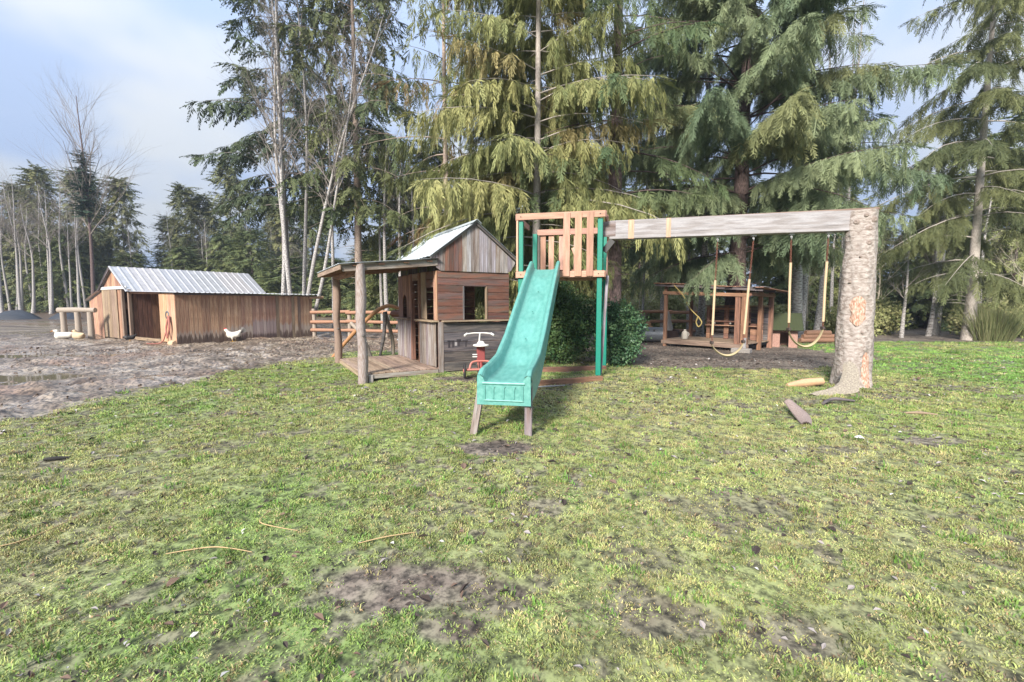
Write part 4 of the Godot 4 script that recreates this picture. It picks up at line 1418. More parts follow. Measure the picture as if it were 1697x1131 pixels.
	for k in 5:
		var zc := 0.14 - 0.33 - 0.65 * k
		# left slope: runs down to -x
		var xl := Vector3(-cos(sl), -sin(sl), 0)
		part(t, "roof_panel", sheet, tins[(k * 2 + 1) % 3], Transform3D(Basis(B, B.cross(-xl) * -1.0 if false else Vector3(-sin(sl), cos(sl), 0), -xl), Vector3(mid - 0.005, 3.285, zc)))
		var xr := Vector3(cos(sl), -sin(sl), 0)
		part(t, "roof_panel", sheet, tins[(k * 2 + 1) % 3], Transform3D(Basis(-B, Vector3(sin(sl), cos(sl), 0), -xr), Vector3(mid + 0.005, 3.285, zc)))
	var q := MB.new()
	q.prism(PackedVector2Array([Vector2(-0.11, -0.07), Vector2(0, 0.012), Vector2(0.11, -0.07), Vector2(0.11, -0.064), Vector2(0, 0.02), Vector2(-0.11, -0.064)]), 3.3)
	part(t, "ridge_cap", q.commit(), tin, Transform3D(Basis(), Vector3(mid, 3.31, -1.48)))
	# side wall towards the porch (x = 0): counter panels, door opening, arched window
	vboards(t, Vector3(-0.05, 0, 0.0), B, 1.1, 0.1, 1.08, 0.16, "grey")
	plank(t, "sill", Vector3(-0.07, 1.105, 0.04), Vector3(-0.07, 1.105, -1.17), 0.17, 0.035, wood("tan", 5), X)
	vboards(t, Vector3(-0.012, 0, 0.0), B, 0.2, 1.125, 2.2, 0.1, "barn")
	vboards(t, Vector3(-0.012, 0, -0.68), B, 0.36, 1.125, 2.2, 0.12, "tan")
	hboards(t, Vector3(-0.012, 0, -0.2), B, 0.48, 1.84, 2.2, 0.18, "red")
	plank(t, "door_post", Vector3(-0.02, 0.1, -1.1), Vector3(-0.02, 2.2, -1.1), 0.08, 0.09, wood("hut", 1), B)
	plank(t, "door_post", Vector3(-0.02, 0.1, -1.68), Vector3(-0.02, 2.2, -1.68), 0.1, 0.09, wood("hut", 3), B)
	plank(t, "door_header", Vector3(-0.02, 2.12, -1.14), Vector3(-0.02, 2.12, -1.63), 0.16, 0.05, wood("tan", 3))
	vboards(t, Vector3(-0.05, 0, -1.75), B, 1.15, 0.1, 1.08, 0.19, "grey")
	plank(t, "sill", Vector3(-0.07, 1.105, -1.7), Vector3(-0.07, 1.105, -2.95), 0.17, 0.035, wood("tan", 6), X)
	vboards(t, Vector3(-0.012, 0, -1.75), B, 0.42, 1.125, 2.2, 0.21, "hut")
	vboards(t, Vector3(-0.012, 0, -2.5), B, 0.4, 1.125, 2.2, 0.2, "hut")
	var arch := PackedVector2Array([Vector2(2.2, 2.17), Vector2(2.2, 2.5), Vector2(1.55, 2.5)])
	for k in 9:
		var an := PI * k / 8.0
		arch.append(Vector2(1.55 + 0.165 * sin(an), 2.335 + 0.16 * cos(an)))
	arch.append(Vector2(1.55, 2.17))
	cut_board(t, "arched_plank", Vector3(-0.012, 0, 0), B, arch, 0.022, wood("hut", 4))
	# far walls
	hboards(t, Vector3(W - 0.01, 0, 0), B, D, 0.0, 2.2, 0.2, "hut", [[1.1, 1.85, 1.1, 1.85]])
	hboards(t, Vector3(0, 0, -D), X, W, 0.0, 2.2, 0.2, "hut")
	for k in 8:
		plank(t, "floor_board", Vector3(0.11 + 0.22 * k, 0.07, -0.06), Vector3(0.11 + 0.22 * k, 0.07, -D + 0.06), 0.212, 0.03, wood("hut"), X)
	# porch: deck, posts, beams, shallow roof
	for k in 11:
		var u := -1.6 + 0.146 * (k + 0.5) + 0.005
		plank(t, "deck_board", Vector3(u, 0.082, 0.03 + R.randf_range(-0.008, 0.008)), Vector3(u, 0.082, -2.88), 0.139, 0.03, wood("deck"), X)
	plank(t, "deck_joist", Vector3(-1.58, 0.02, 0.035), Vector3(-0.02, 0.02, 0.035), 0.09, 0.035, wood("grey", 5))
	plank(t, "deck_joist", Vector3(-1.59, 0.02, 0.0), Vector3(-1.59, 0.02, -2.86), 0.09, 0.035, wood("tan", 5))
	plank(t, "deck_joist", Vector3(-0.8, 0.02, 0.0), Vector3(-0.8, 0.02, -2.86), 0.09, 0.035, wood("tan", 4))
	plank(t, "deck_block", Vector3(-1.46, -0.22, 0.03), Vector3(-1.46, 0.06, 0.03), 0.09, 0.09, wood("grey", 2), X)
	for f in [[-1.62, 0.07, 0.1, "grey"], [-1.62, -2.8, 0.095, "tan"]]:
		var pm := log_mesh([Vector3(0, -0.28, 0), Vector3(0.012, 0.5, 0.0), Vector3(-0.015, 1.1, 0.01), Vector3(0.012, 1.6, 0), Vector3(0, 2.26, 0)], [f[2], f[2] * 1.03, f[2] * 0.9, f[2] * 1.0, f[2] * 0.96], 6, 0.2)
		var po := part(t, "porch_post", pm, grainy("hewn_post_" + f[3], Color(0.42, 0.38, 0.37) if f[3] == "grey" else Color(0.30, 0.22, 0.17), Color(0.22, 0.155, 0.125), Vector3(7.0, 0.8, 7.0), 0.9, 1.8, 1.5), Transform3D(Basis(), Vector3(f[0], 0, f[1])))
		po.set_meta("label", "gnarled square porch post")
		var kq := MB.new()
		kq.lathe(PackedVector2Array([Vector2(0.035, 0), Vector2(0.03, 0.02), Vector2(0.012, 0.03), Vector2(0, 0.03)]), 8)
		part(po, "knot", kq.commit(), wood("dark", 1), Transform3D(Basis(Vector3.RIGHT, PI / 2), Vector3(0.01, 0.86, f[2] - 0.02)))
	plank(t, "porch_beam", Vector3(-1.95, 2.165, 0.05), Vector3(-0.02, 2.355, 0.05), 0.13, 0.05, wood("grey", 4))
	plank(t, "porch_beam", Vector3(-1.62, 2.12, 0.1), Vector3(-1.62, 2.12, -3.0), 0.11, 0.09, wood("hut", 2))
	plank(t, "fascia", Vector3(-1.99, 2.18, 0.12), Vector3(-1.99, 2.18, -3.08), 0.09, 0.03, wood("tan", 7))
	for k in 4:
		var z := -0.55 - 0.75 * k
		plank(t, "rafter", Vector3(-1.96, 2.165, z), Vector3(-0.02, 2.36, z), 0.09, 0.045, wood("hut"))
	var pl := sqrt(2.02 * 2.02 + 0.2 * 0.2)
	var ps := atan2(0.2, 2.02)
	var psheet := sheet_mesh(0.655, pl, 3, 0.014)
	for k in 5:
		var zc := 0.16 - 0.33 - 0.65 * k
		part(t, "porch_roof_panel", psheet, tin, Transform3D(Basis(B, Vector3(-sin(ps), cos(ps), 0), Vector3(cos(ps), sin(ps), 0)), Vector3(0.0, 2.445, zc)))
	for k in 4:
		plank(t, "roof_board", Vector3(-1.7 + 0.5 * k, 2.225 + 0.0495 * k, 0.12), Vector3(-1.7 + 0.5 * k, 2.225 + 0.0495 * k, -3.05), 0.12, 0.02, wood("hut"), X)


# ---------------------------------------------------------------- play tower, slide, swings
func build_tower() -> void:
	R.seed = 301
	var t := thing("play_tower", "raised play tower with green posts and salmon cedar railings", "play tower", Vector3(0.09, 0, -9.5), deg_to_rad(-12.9))
	var W := 1.78
	var D := 1.3
	var green := grainy("green_post_paint", Color(0.0, 0.225, 0.155), Color(0.0, 0.18, 0.13), Vector3(2, 2, 2), 0.5, 1.0, 0.2)
	var g2 := [[0.085, -0.06, 3.16], [W - 0.1, -0.06, 3.16], [0.16, -D, 3.08], [W - 0.02, -D, 3.0]]
	for p in g2:
		var o := plank(t, "post", Vector3(p[0], 0.04, p[1]), Vector3(p[0], p[2], p[1]), 0.105, 0.105, green, Vector3.RIGHT, 0.012)
		if p[1] < -0.5:
			var q := MB.new()
			q.lathe(PackedVector2Array([Vector2(0.052, 0), Vector2(0.05, 0.03), Vector2(0.035, 0.055), Vector2(0, 0.065)]), 14)
			part(o, "cap", q.commit(), green, Transform3D(Basis(Vector3.FORWARD, -PI / 2), Vector3((p[2] - 0.04) * 0.5 - 0.002, 0, 0)))
		plank(t, "ground_stake", Vector3(p[0] + 0.02, -0.25, p[1]), Vector3(p[0] + 0.02, 0.1, p[1]), 0.05, 0.04, plain_mat("galvanised", lin(0.45, 0.44, 0.43), 0.5, 0.6), Vector3.RIGHT)
	plank(t, "grey_batten", Vector3(W - 0.06, 0.06, -0.18), Vector3(W + 0.05, 2.05, -0.24), 0.06, 0.04, wood("silver", 3), Vector3.RIGHT)
	# rails
	plank(t, "top_rail", Vector3(0.0, 3.235, 0.02), Vector3(W, 3.235, 0.02), 0.125, 0.045, wood("pink", 1))
	plank(t, "deck_rail", Vector3(0.0, 2.075, 0.02), Vector3(W, 2.075, 0.02), 0.125, 0.045, wood("pink", 2))
	for x in [0.0, W]:
		plank(t, "top_rail", Vector3(x, 3.235, -0.005), Vector3(x, 3.235, -D - 0.04), 0.125, 0.04, wood("pink", 3))
		plank(t, "deck_rail", Vector3(x, 2.075, -0.005), Vector3(x, 2.075, -D - 0.04), 0.125, 0.04, wood("pink", 4))
	plank(t, "corner_batten", Vector3(0.022, 2.14, 0.018), Vector3(0.022, 3.17, 0.018), 0.04, 0.03, wood("pink", 5), Vector3.RIGHT)
	plank(t, "top_rail", Vector3(0.2, 3.12, -D - 0.06), Vector3(W, 3.12, -D - 0.06), 0.13, 0.04, wood("pink", 6))
	plank(t, "deck_rail", Vector3(0.0, 2.075, -D - 0.08), Vector3(W, 2.075, -D - 0.08), 0.125, 0.04, wood("pink", 7))
	for x in [1.03, 1.26, 1.49]:
		plank(t, "baluster", Vector3(x, 2.03, 0.056), Vector3(x, 3.275, 0.056), 0.135, 0.024, wood("pink"), Vector3.RIGHT)
	for x in [0.33, 0.52, 0.76, 1.1, 1.4]:
		plank(t, "baluster", Vector3(x, 2.03, -D - 0.1), Vector3(x, 3.17, -D - 0.1), 0.125, 0.024, wood("pink"), Vector3.RIGHT)
	for x in [W + 0.032]:
		for z in [-0.42, -0.82]:
			plank(t, "baluster", Vector3(x, 2.03, z), Vector3(x, 3.275, z), 0.12, 0.022, wood("pink"), Vector3.FORWARD)
	plank(t, "loose_slat", Vector3(1.02, 2.75, -D - 0.02), Vector3(1.2, 2.3, -D + 0.05), 0.07, 0.02, wood("pink", 2), Vector3.RIGHT)
	for k in 9:
		var z := -0.06 - (D / 9.0) * (k + 0.5)
		plank(t, "deck_board", Vector3(0.03, 2.155, z), Vector3(W - 0.03, 2.155, z), D / 9.0 - 0.01, 0.03, wood("hut"), Vector3.FORWARD)
	for k in 3:
		plank(t, "joist", Vector3(0.3 + 0.6 * k, 2.08, -0.03), Vector3(0.3 + 0.6 * k, 2.08, -D), 0.1, 0.04, wood("hut"))
	var bolt := plain_mat("bolt_steel", lin(0.12, 0.11, 0.10), 0.5, 0.7)
	for p in [[0.1, 3.235], [W - 0.1, 3.235], [0.1, 2.075], [W - 0.12, 2.075]]:
		var q := MB.new()
		q.lathe(PackedVector2Array([Vector2(0.013, 0), Vector2(0.012, 0.008), Vector2(0, 0.011)]), 8)
		part(t, "bolt", q.commit(), bolt, Transform3D(Basis(Vector3.RIGHT, PI / 2), Vector3(p[0], p[1], 0.042)))


func build_slide() -> void:
	var t := thing("slide", "long turquoise plastic wave slide with two short wooden legs", "slide", Vector3(0.66, 0, -9.32), deg_to_rad(-10.3))
	var m := grainy("turquoise_plastic", Color(0.145, 0.39, 0.345), Color(0.085, 0.29, 0.255), Vector3(1.3, 1.3, 0.5), 0.42, 1.8, 0.12, 0.04)
	m.metallic_specular = 0.6
	# rim profile: z along the run, y of the rim
	var c := Curve2D.new()
	for p in [[0.0, 2.34, 0.0, -0.06], [0.45, 2.16, 0.2, -0.1], [1.2, 1.79, 0.25, -0.14], [1.95, 1.42, 0.25, -0.14], [2.65, 1.06, 0.22, -0.12], [3.25, 0.825, 0.25, -0.07], [3.75, 0.76, 0.2, -0.005], [4.08, 0.74, 0.1, -0.005], [4.22, 0.68, 0.02, -0.06]]:
		c.add_point(Vector2(p[0], p[1]), -Vector2(p[2], p[3]), Vector2(p[2], p[3]))
	var n := 64
	var rim := []
	for i in n + 1:
		rim.append(c.sample_baked(c.get_baked_length() * i / n))
	var q := MB.new()
	var hw := 0.305
	# cross-section (x, drop below the rim): outer foot, outer ridge, rim roll, inner wall, bed
	var rows := []
	for i in n + 1:
		var f := float(i) / n
		var z: float = rim[i].x
		var y: float = rim[i].y
		var dp := lerpf(0.17, 0.15, f)
		var wave := 0.018 * sin(z * TAU / 0.78)
		if z > 3.3 or z < 0.35:
			wave = 0.0
		var wd := 1.0 + 0.03 * smoothstep(3.2, 4.2, z)
		var sec := [[-hw, -0.30 - 0.08 * f], [-hw + 0.012, -0.16], [-hw - 0.006, -0.145], [-hw + 0.004, -0.085], [-hw - 0.008, -0.07], [-hw, -0.012], [-hw + 0.014, 0.0], [-hw + 0.045, 0.002], [-hw + 0.062, -0.012], [-hw + 0.085, -dp + 0.05], [-hw + 0.12, -dp + 0.012], [-hw + 0.17, -dp], [-0.07, -dp - wave], [0.0, -dp - wave * 1.2]]
		var row := []
		for s in sec:
			row.append(Vector3(s[0] * wd, y + s[1], z))
		for k in range(sec.size() - 2, -1, -1):
			row.append(Vector3(-sec[k][0] * wd, y + sec[k][1], z))
		rows.append(row)
	_grid(q, rows)
	# inner side of the shell (thickness)
	var rows2 := []
	for r in rows:
		var row := []
		for k in r.size():
			var p: Vector3 = r[k]
			row.append(p + Vector3(0.012 if p.x < -0.2 else -0.012 if p.x > 0.2 else 0.0, -0.012, 0))
		rows2.append(row)
	_grid(q, rows2, true)
	part(t, "chute", q.commit(), m)
	# front panel of the run-out: slopes down and outwards, framed, with three raised ribs
	var f := MB.new()
	var e: Vector2 = rim[n]
	var z0 := e.x
	var w := hw * 1.03
	var yb := 0.335
	f.prism(PackedVector2Array([Vector2(-w, yb), Vector2(w, yb), Vector2(w - 0.004, e.y - 0.01), Vector2(w - 0.03, e.y), Vector2(w - 0.075, e.y - 0.03), Vector2(w - 0.1, 0.585), Vector2(-w + 0.1, 0.585), Vector2(-w + 0.075, e.y - 0.03), Vector2(-w + 0.03, e.y), Vector2(-w + 0.004, e.y - 0.01)]), 0.02, Transform3D(Basis(), Vector3(0, 0, z0)))
	part(t, "front_panel", f.commit(), m)
	var g := MB.new()
	g.tube(PackedVector3Array([Vector3(-0.22, 0.39, 0), Vector3(-0.22, 0.56, 0)]), PackedFloat32Array([0.011, 0.011]), 8)
	g.tube(PackedVector3Array([Vector3(0.22, 0.39, 0), Vector3(0.22, 0.56, 0)]), PackedFloat32Array([0.011, 0.011]), 8)
	g.tube(PackedVector3Array([Vector3(-0.23, 0.388, 0), Vector3(0.23, 0.388, 0)]), PackedFloat32Array([0.011, 0.011]), 8)
	g.tube(PackedVector3Array([Vector3(-0.245, 0.585, -0.008), Vector3(0.245, 0.585, -0.008)]), PackedFloat32Array([0.02, 0.02]), 10)
	part(t, "panel_frame", g.commit(), m, Transform3D(Basis(), Vector3(0, 0, z0 + 0.012)))
	for x in [-0.12, 0.0, 0.12]:
		var r := MB.new()
		r.tube(PackedVector3Array([Vector3(0, 0.41, 0), Vector3(0, 0.535, 0)]), PackedFloat32Array([0.011, 0.013]), 8)
		r.prism(PackedVector2Array([Vector2(-0.022, 0.55), Vector2(0.022, 0.55), Vector2(0, 0.51)]), 0.022)
		part(t, "raised_rib", r.commit(), m, Transform3D(Basis(), Vector3(x, 0, z0 + 0.01)))
	# screws down the middle of the bed
	for s in [[1.05, 2], [1.8, 3], [2.55, 5], [2.95, 6]]:
		var z: float = s[0]
		var y := 0.0
		for i in n:
			if rim[i].x <= z:
				y = rim[i].y
		var d := MB.new()
		d.lathe(PackedVector2Array([Vector2(0.012, 0.0), Vector2(0.01, 0.006), Vector2(0, 0.008)]), 12)
		var tilt := Basis(Vector3.RIGHT, atan2(0.36, 0.75) if z > 0.6 and z < 2.9 else 0.36)
		part(t, "screw", d.commit(), plain_mat("dark_screw", lin(0.03, 0.16, 0.12), 0.5), Transform3D(tilt, Vector3(0.0, y - 0.165, z)))
	# legs
	plank(t, "leg", Vector3(-0.345, -0.05, 4.3), Vector3(-0.27, 0.62, 4.12), 0.085, 0.05, wood("grey", 1), Vector3.RIGHT)
	plank(t, "leg", Vector3(0.285, -0.05, 4.22), Vector3(0.275, 0.62, 4.12), 0.085, 0.05, wood("grey", 3), Vector3.RIGHT)
	plank(t, "leg_brace", Vector3(-0.28, 0.5, 4.09), Vector3(0.28, 0.5, 4.09), 0.09, 0.03, wood("grey", 2))


func _grid(q: MB, rows: Array, flip := false) -> void:
	var ids := []
	var nr := rows.size()
	var nc: int = rows[0].size()
	for i in nr:
		var line := PackedInt32Array()
		for k in nc:
			var a: Vector3 = rows[i][mini(k + 1, nc - 1)] - rows[i][maxi(k - 1, 0)]
			var b: Vector3 = rows[mini(i + 1, nr - 1)][k] - rows[maxi(i - 1, 0)][k]
			var nn := b.cross(a).normalized()
			line.append(q.vert(rows[i][k], -nn if flip else nn))
		ids.append(line)
	for i in nr - 1:
		for k in nc - 1:
			q.face(ids[i][k], ids[i][k + 1], ids[i + 1][k + 1])
			q.face(ids[i][k], ids[i + 1][k + 1], ids[i + 1][k])


func build_swings() -> void:
	R.seed = 401
	# stump
	var bark := grainy("stump_bark", Color(0.46, 0.415, 0.385), Color(0.22, 0.175, 0.15), Vector3(1.0, 1.35, 1.0), 0.92, 1.9, 5.0, 0.04)
	var sx := 6.21
	var sz := -8.3
	var t := thing("tree_stump", "tall grey-barked tree stump with a torn bark patch, carrying the swing beam", "stump", Vector3(sx, 0, sz))
	var q := MB.new()
	var seg := 40
	var rows := []
	for i in 61:
		var y := lerpf(-0.2, 3.125, i / 60.0)
		var row := []
		for k in seg + 1:
			var an := TAU * (k % seg) / seg
			var r := lerpf(0.285, 0.222, clampf(y / 3.1, 0.0, 1.0)) + 0.06 * exp(-maxf(y, 0.0) / 0.22) * (0.6 + 0.6 * sin(an * 5.0 + 1.0))
			r += 0.03 * N2.get_noise_3d(cos(an) * 60.0, y * 60.0, sin(an) * 60.0) + 0.03 * N1.get_noise_3d(cos(an) * 30.0, y * 22.0, sin(an) * 30.0)
			# the torn patches are hollows in the bark
			for s in TORN:
				var e := 1.0 - Vector2(angle_difference(an, s[0]) / s[2], (y - s[1]) / s[3]).length() + 0.3 * N2.get_noise_2d(an * 40.0, y * 55.0)
				r -= 0.035 * smoothstep(0.0, 0.12, e)
			row.append(Vector3(cos(an) * r + 0.03 * y / 3.0, y, sin(an) * r))
		rows.append(row)
	_grid(q, rows)
	var mid := q.vert(Vector3(0.03, 3.12, 0), Vector3.UP)
	var last := -1
	for k in seg + 1:
		var i := q.vert(rows[60][k], Vector3.UP)
		if last >= 0:
			q.face(mid, last, i)
		last = i
	part(t, "trunk", q.commit(), bark)
	# bare wood showing in the torn patches
	var raw := grainy("raw_wood", Color(0.60, 0.49, 0.40), Color(0.33, 0.15, 0.09), Vector3(4, 1.2, 4), 0.8, 2.4, 3.0)
	for s in TORN:
		var p := MB.new()
		var rr := []
		for i in 15:
			var y: float = s[1] + s[3] * 0.97 * (i / 7.0 - 1.0)
			var row := []
			for k in 13:
				var half: float = s[2] * 0.97 * pow(maxf(0.0, 1.0 - pow(absf(y - s[1]) / s[3], 3.0)), 0.6)
				half *= 0.82 + 0.5 * N2.get_noise_2d(y * 130.0, 40.0 if k > 6 else 90.0)
				var an: float = s[0] + half * (k / 6.0 - 1.0)
				var r := lerpf(0.285, 0.222, clampf(y / 3.1, 0.0, 1.0)) + 0.06 * exp(-maxf(y, 0.0) / 0.22) * (0.6 + 0.6 * sin(an * 5.0 + 1.0)) - 0.012
				r += 0.016 * N2.get_noise_2d(an * 160.0, y * 18.0)
				r -= 0.02 * pow(absf(k / 6.0 - 1.0), 4.0)
				row.append(Vector3(cos(an) * r + 0.03 * y / 3.0, y, sin(an) * r))
			rr.append(row)
		_grid(p, rr)
		part(t, "torn_wood", p.commit(), raw)
	for s in [[2.65, 2.92, 0.03], [1.72, 2.8, 0.034], [2.0, 3.02, 0.022], [2.2, 2.31, 0.012], [2.75, 1.87, 0.014], [1.8, 0.98, 0.016], [1.75, 2.55, 0.034], [1.4, 2.95, 0.04]]:
		var k := MB.new()
		k.lathe(PackedVector2Array([Vector2(s[2] * 1.9, -0.02), Vector2(s[2] * 1.2, 0.01), Vector2(s[2] * 0.7, 0.02), Vector2(s[2] * 0.4, 0.008), Vector2(0, 0.004)]), 9)
		var y: float = s[1]
		var an: float = s[0]
		var r := lerpf(0.285, 0.222, clampf(y / 3.1, 0.0, 1.0))
		var d := Vector3(cos(an), 0.1, sin(an)).normalized()
		part(t, "knot", k.commit(), grainy("knot_bark", Color(0.36, 0.30, 0.265), Color(0.16, 0.12, 0.10), Vector3(8, 8, 8), 0.95, 2.0, 1.0), Transform3D(Basis(Quaternion(Vector3.UP, d)), Vector3(cos(an) * r + 0.03 * y / 3.0, y, sin(an) * r)))
	# fallen pieces round it
	var sq := MB.new()
	var outline := PackedVector2Array()
	for p in [[0.0, 0.0], [0.2, 0.045], [0.42, 0.06], [0.62, 0.1], [0.78, 0.17], [0.9, 0.3], [0.98, 0.46], [1.04, 0.5], [1.12, 0.475], [1.2, 0.4], [1.19, 0.27], [1.14, 0.12], [1.06, -0.03], [0.8, -0.06], [0.4, -0.05], [0.1, -0.03]]:
		outline.append(Vector2(p[0], p[1]))
	sq.prism(outline, 0.075)
	var slab := part(self, "split_log", sq.commit(), grainy("pale_split_wood", Color(0.45, 0.40, 0.31), Color(0.26, 0.22, 0.19), Vector3(2.0, 5, 5), 0.85, 2.2, 2.0), Transform3D(Basis(Vector3.UP, 0.32) * Basis(Vector3.RIGHT, -0.35), Vector3(4.8, 0.03, -7.3)))
	tag(slab, "pale curved split slab leaning against the stump's foot", "log")
	tag(part(self, "wood_chunk", log_mesh([Vector3(4.95, 0.02, -8.15), Vector3(5.3, 0.06, -8.2), Vector3(5.62, 0.09, -8.22)], [0.035, 0.07, 0.075], 7, 0.4), wood("fresh", 2)), "orange broken wood chunk lying left of the stump", "wood")
	var bk := MB.new()
	var br := []
	for i in 13:
		var f := i / 12.0
		var row := []
		for k in 7:
			var a := (k / 6.0 - 0.5) * 2.0
			var w := 0.07 * (0.75 + 0.5 * sin(f * 3.0)) 
			row.append(Vector3(a * w + 0.05 * sin(f * 3.2), 0.045 - 0.03 * a * a + 0.13 * f * f + 0.006 * N2.get_noise_2d(f * 200.0, a * 60.0), -f * 0.72))
		br.append(row)
	_grid(bk, br)
	var br2 := []
	for r in br:
		var row := []
		for p in r:
			row.append(p + Vector3(0, -0.014, 0))
		br2.append(row)
	_grid(bk, br2, true)
	tag(part(self, "bark_slab", bk.commit(), grainy("slab_bark", Color(0.36, 0.28, 0.25), Color(0.20, 0.15, 0.135), Vector3(5, 5, 5), 0.9, 1.8, 1.5), Transform3D(Basis(Vector3.UP, -0.28), Vector3(3.6, 0.01, -5.5))), "curved mauve bark slab lying on the lawn before the stump", "bark")
	# beam
	var b := thing("swing_beam", "long grey weathered beam between the play tower and the stump", "beam")
	var e0 := Vector3(1.97, 2.955, -9.42)
	var e1 := Vector3(6.09, 2.965, -8.36)
	plank(b, "timber", e0, e1, 0.37, 0.2, wood("beam", 4), Vector3.UP, 0.015)
	plank(b, "timber", e0 + Vector3(0.5, 0.19, -0.02), e1 + Vector3(0.36, 0.186, 0.1), 0.034, 0.22, wood("tan", 3), Vector3.UP, 0.008)
	var dir := (e1 - e0).normalized()
	var nrm := dir.cross(Vector3.UP)
	for s in [0.1, 0.265]:
		var p := e0.lerp(e1, s) + nrm * 0.104
		plank(b, "clean_strip", p - Vector3.UP * 0.184, p + Vector3.UP * 0.184, 0.11 if s < 0.2 else 0.085, 0.006, wood("pink", 5), dir, 0.002)
	plank(b, "end_bracket", e0 + Vector3(0.05, -0.2, 0.1) + dir * 0.0, e0 + Vector3(-0.12, -0.42, 0.06), 0.12, 0.03, plain_mat("dark_bracket", lin(0.06, 0.06, 0.06), 0.6, 0.4), dir)
	plank(b, "end_bracket", e0 + Vector3(-0.2, 0.02, 0.05), e0 + Vector3(0.1, 0.02, 0.12), 0.3, 0.025, wood("grey", 6))
	# swings: hangers, rusty chain, tan tube, belt seat
	var rust := plain_mat("rusty_chain", lin(0.19, 0.075, 0.05), 0.8, 0.2)
	var zinc := plain_mat("zinc_hanger", lin(0.5, 0.5, 0.51), 0.4, 0.7)
	var tube := grainy("tan_tubing", Color(0.58, 0.45, 0.29), Color(0.46, 0.34, 0.21), Vector3(6, 6, 6), 0.5, 1.2, 0.1)
	var belt := grainy("cream_belt", Color(0.62, 0.52, 0.32), Color(0.48, 0.38, 0.22), Vector3(6, 6, 6), 0.45, 1.4, 0.2)
	var link := TorusMesh.new()
	link.inner_radius = 0.008
	link.outer_radius = 0.017
	link.rings = 12
	link.ring_segments = 6
	for sw in [[0.478, 0.625, 0.70, 0.485, 0.545, -0.06, "left swing with tan chain sleeves and low cream belt seat", 0.37], [0.775, 0.916, 0.98, 0.69, 0.62, 0.02, "right swing with tan chain sleeves, hung higher beside the stump", 0.25]]:
		var o := thing("swing", sw[6], "swing", Vector3.ZERO, 0.0, "swings hanging from the beam")
		var a0: Vector3 = e0.lerp(e1, sw[0]) + Vector3(0, -0.185, 0)
		var a1: Vector3 = e0.lerp(e1, sw[1]) + Vector3(0, -0.185, 0)
		var mid2: Vector3 = (a0 + a1) * 0.5 + dir * sw[5]
		mid2.y = sw[3]
		var ends := []
		for k in 2:
			var top: Vector3 = a0 if k == 0 else a1
			var foot: Vector3 = mid2 + dir * (-0.29 if k == 0 else 0.27)
			foot.y = sw[2] + (0.0 if k == 0 else 0.03)
			ends.append(foot)
			var hg := MB.new()
			hg.box(Vector3(0.1, 0.03, 0.06), 0.006, Transform3D(Basis(), Vector3(0, -0.012, 0)))
			hg.tube(PackedVector3Array([Vector3(0, -0.02, 0), Vector3(0.012, -0.06, 0), Vector3(0, -0.11, 0.01), Vector3(-0.012, -0.06, 0), Vector3(0, -0.025, 0)]), PackedFloat32Array([0.008, 0.008, 0.009, 0.008, 0.008]), 6)
			part(o, "hanger", hg.commit(), zinc, Transform3D(Basis(), top))
			var c0 := top + Vector3(0, -0.11, 0)
			var ln := c0.distance_to(foot)
			var cd: Vector3 = (foot - c0).normalized()
			var split: float = sw[7]
			var chain := MultiMesh.new()
			var cm := MB.new()
			var nl := int(ln / 0.034)
			for i in nl:
				var bb := Basis(Quaternion(Vector3.RIGHT, cd)) * Basis(Vector3.RIGHT, PI / 2 * (i % 2)) * Basis().scaled(Vector3(1.5, 1, 1))
				if i * 0.034 < ln * split or i * 0.034 > ln * 0.9:
					var pt := PackedVector3Array()
					var pr := PackedFloat32Array()
					for j in 9:
						var an := TAU * j / 8.0
						pt.append(c0 + cd * (i * 0.034 + 0.02) + bb * Vector3(cos(an) * 0.015, 0, sin(an) * 0.014))
						pr.append(0.0045)
					cm.tube(pt, pr, 5, false)
			part(o, "chain", cm.commit(), rust)
			var tb := MB.new()
			var pts := PackedVector3Array()
			var rad := PackedFloat32Array()
			for i in 9:
				var f := lerpf(split, 0.91, i / 8.0)
				pts.append(c0 + cd * ln * f + nrm * 0.008 * sin(f * 9.0))
				rad.append(0.023)
			tb.tube(pts, rad, 10)
			part(o, "chain_sleeve", tb.commit(), tube)
			var cl := MB.new()
			cl.box(Vector3(0.05, 0.06, 0.1), 0.012, Transform3D(Basis(), foot + Vector3(0, 0.03, 0)))
			part(o, "seat_clamp", cl.commit(), plain_mat("dark_clamp", lin(0.08, 0.06, 0.055), 0.6, 0.3))
		# belt: a hanging band, thick edges
		var sr := []
		for side in [1, -1]:
			var rws := []
			for i in 21:
				var f := i / 20.0
				var p: Vector3 = ends[0].lerp(ends[1], f)
				var drop := 4.0 * f * (1.0 - f)
				p.y = lerpf(p.y, mid2.y, pow(drop, 0.75))
				var row := []
				for k in 5:
					var a := k / 4.0 - 0.5
					row.append(p + nrm * a * (0.11 + 0.04 * drop) + Vector3(0, side * 0.02 * (1.0 - pow(absf(a) * 2.0, 6.0)), 0))
				rws.append(row)
			sr.append(rws)
		var sb := MB.new()
		_grid(sb, sr[0], true)
		_grid(sb, sr[1])
		part(o, "belt_seat", sb.commit(), belt)


const TORN := [[2.1, 1.36, 0.78, 0.27], [1.42, 0.3, 0.36, 0.34]]


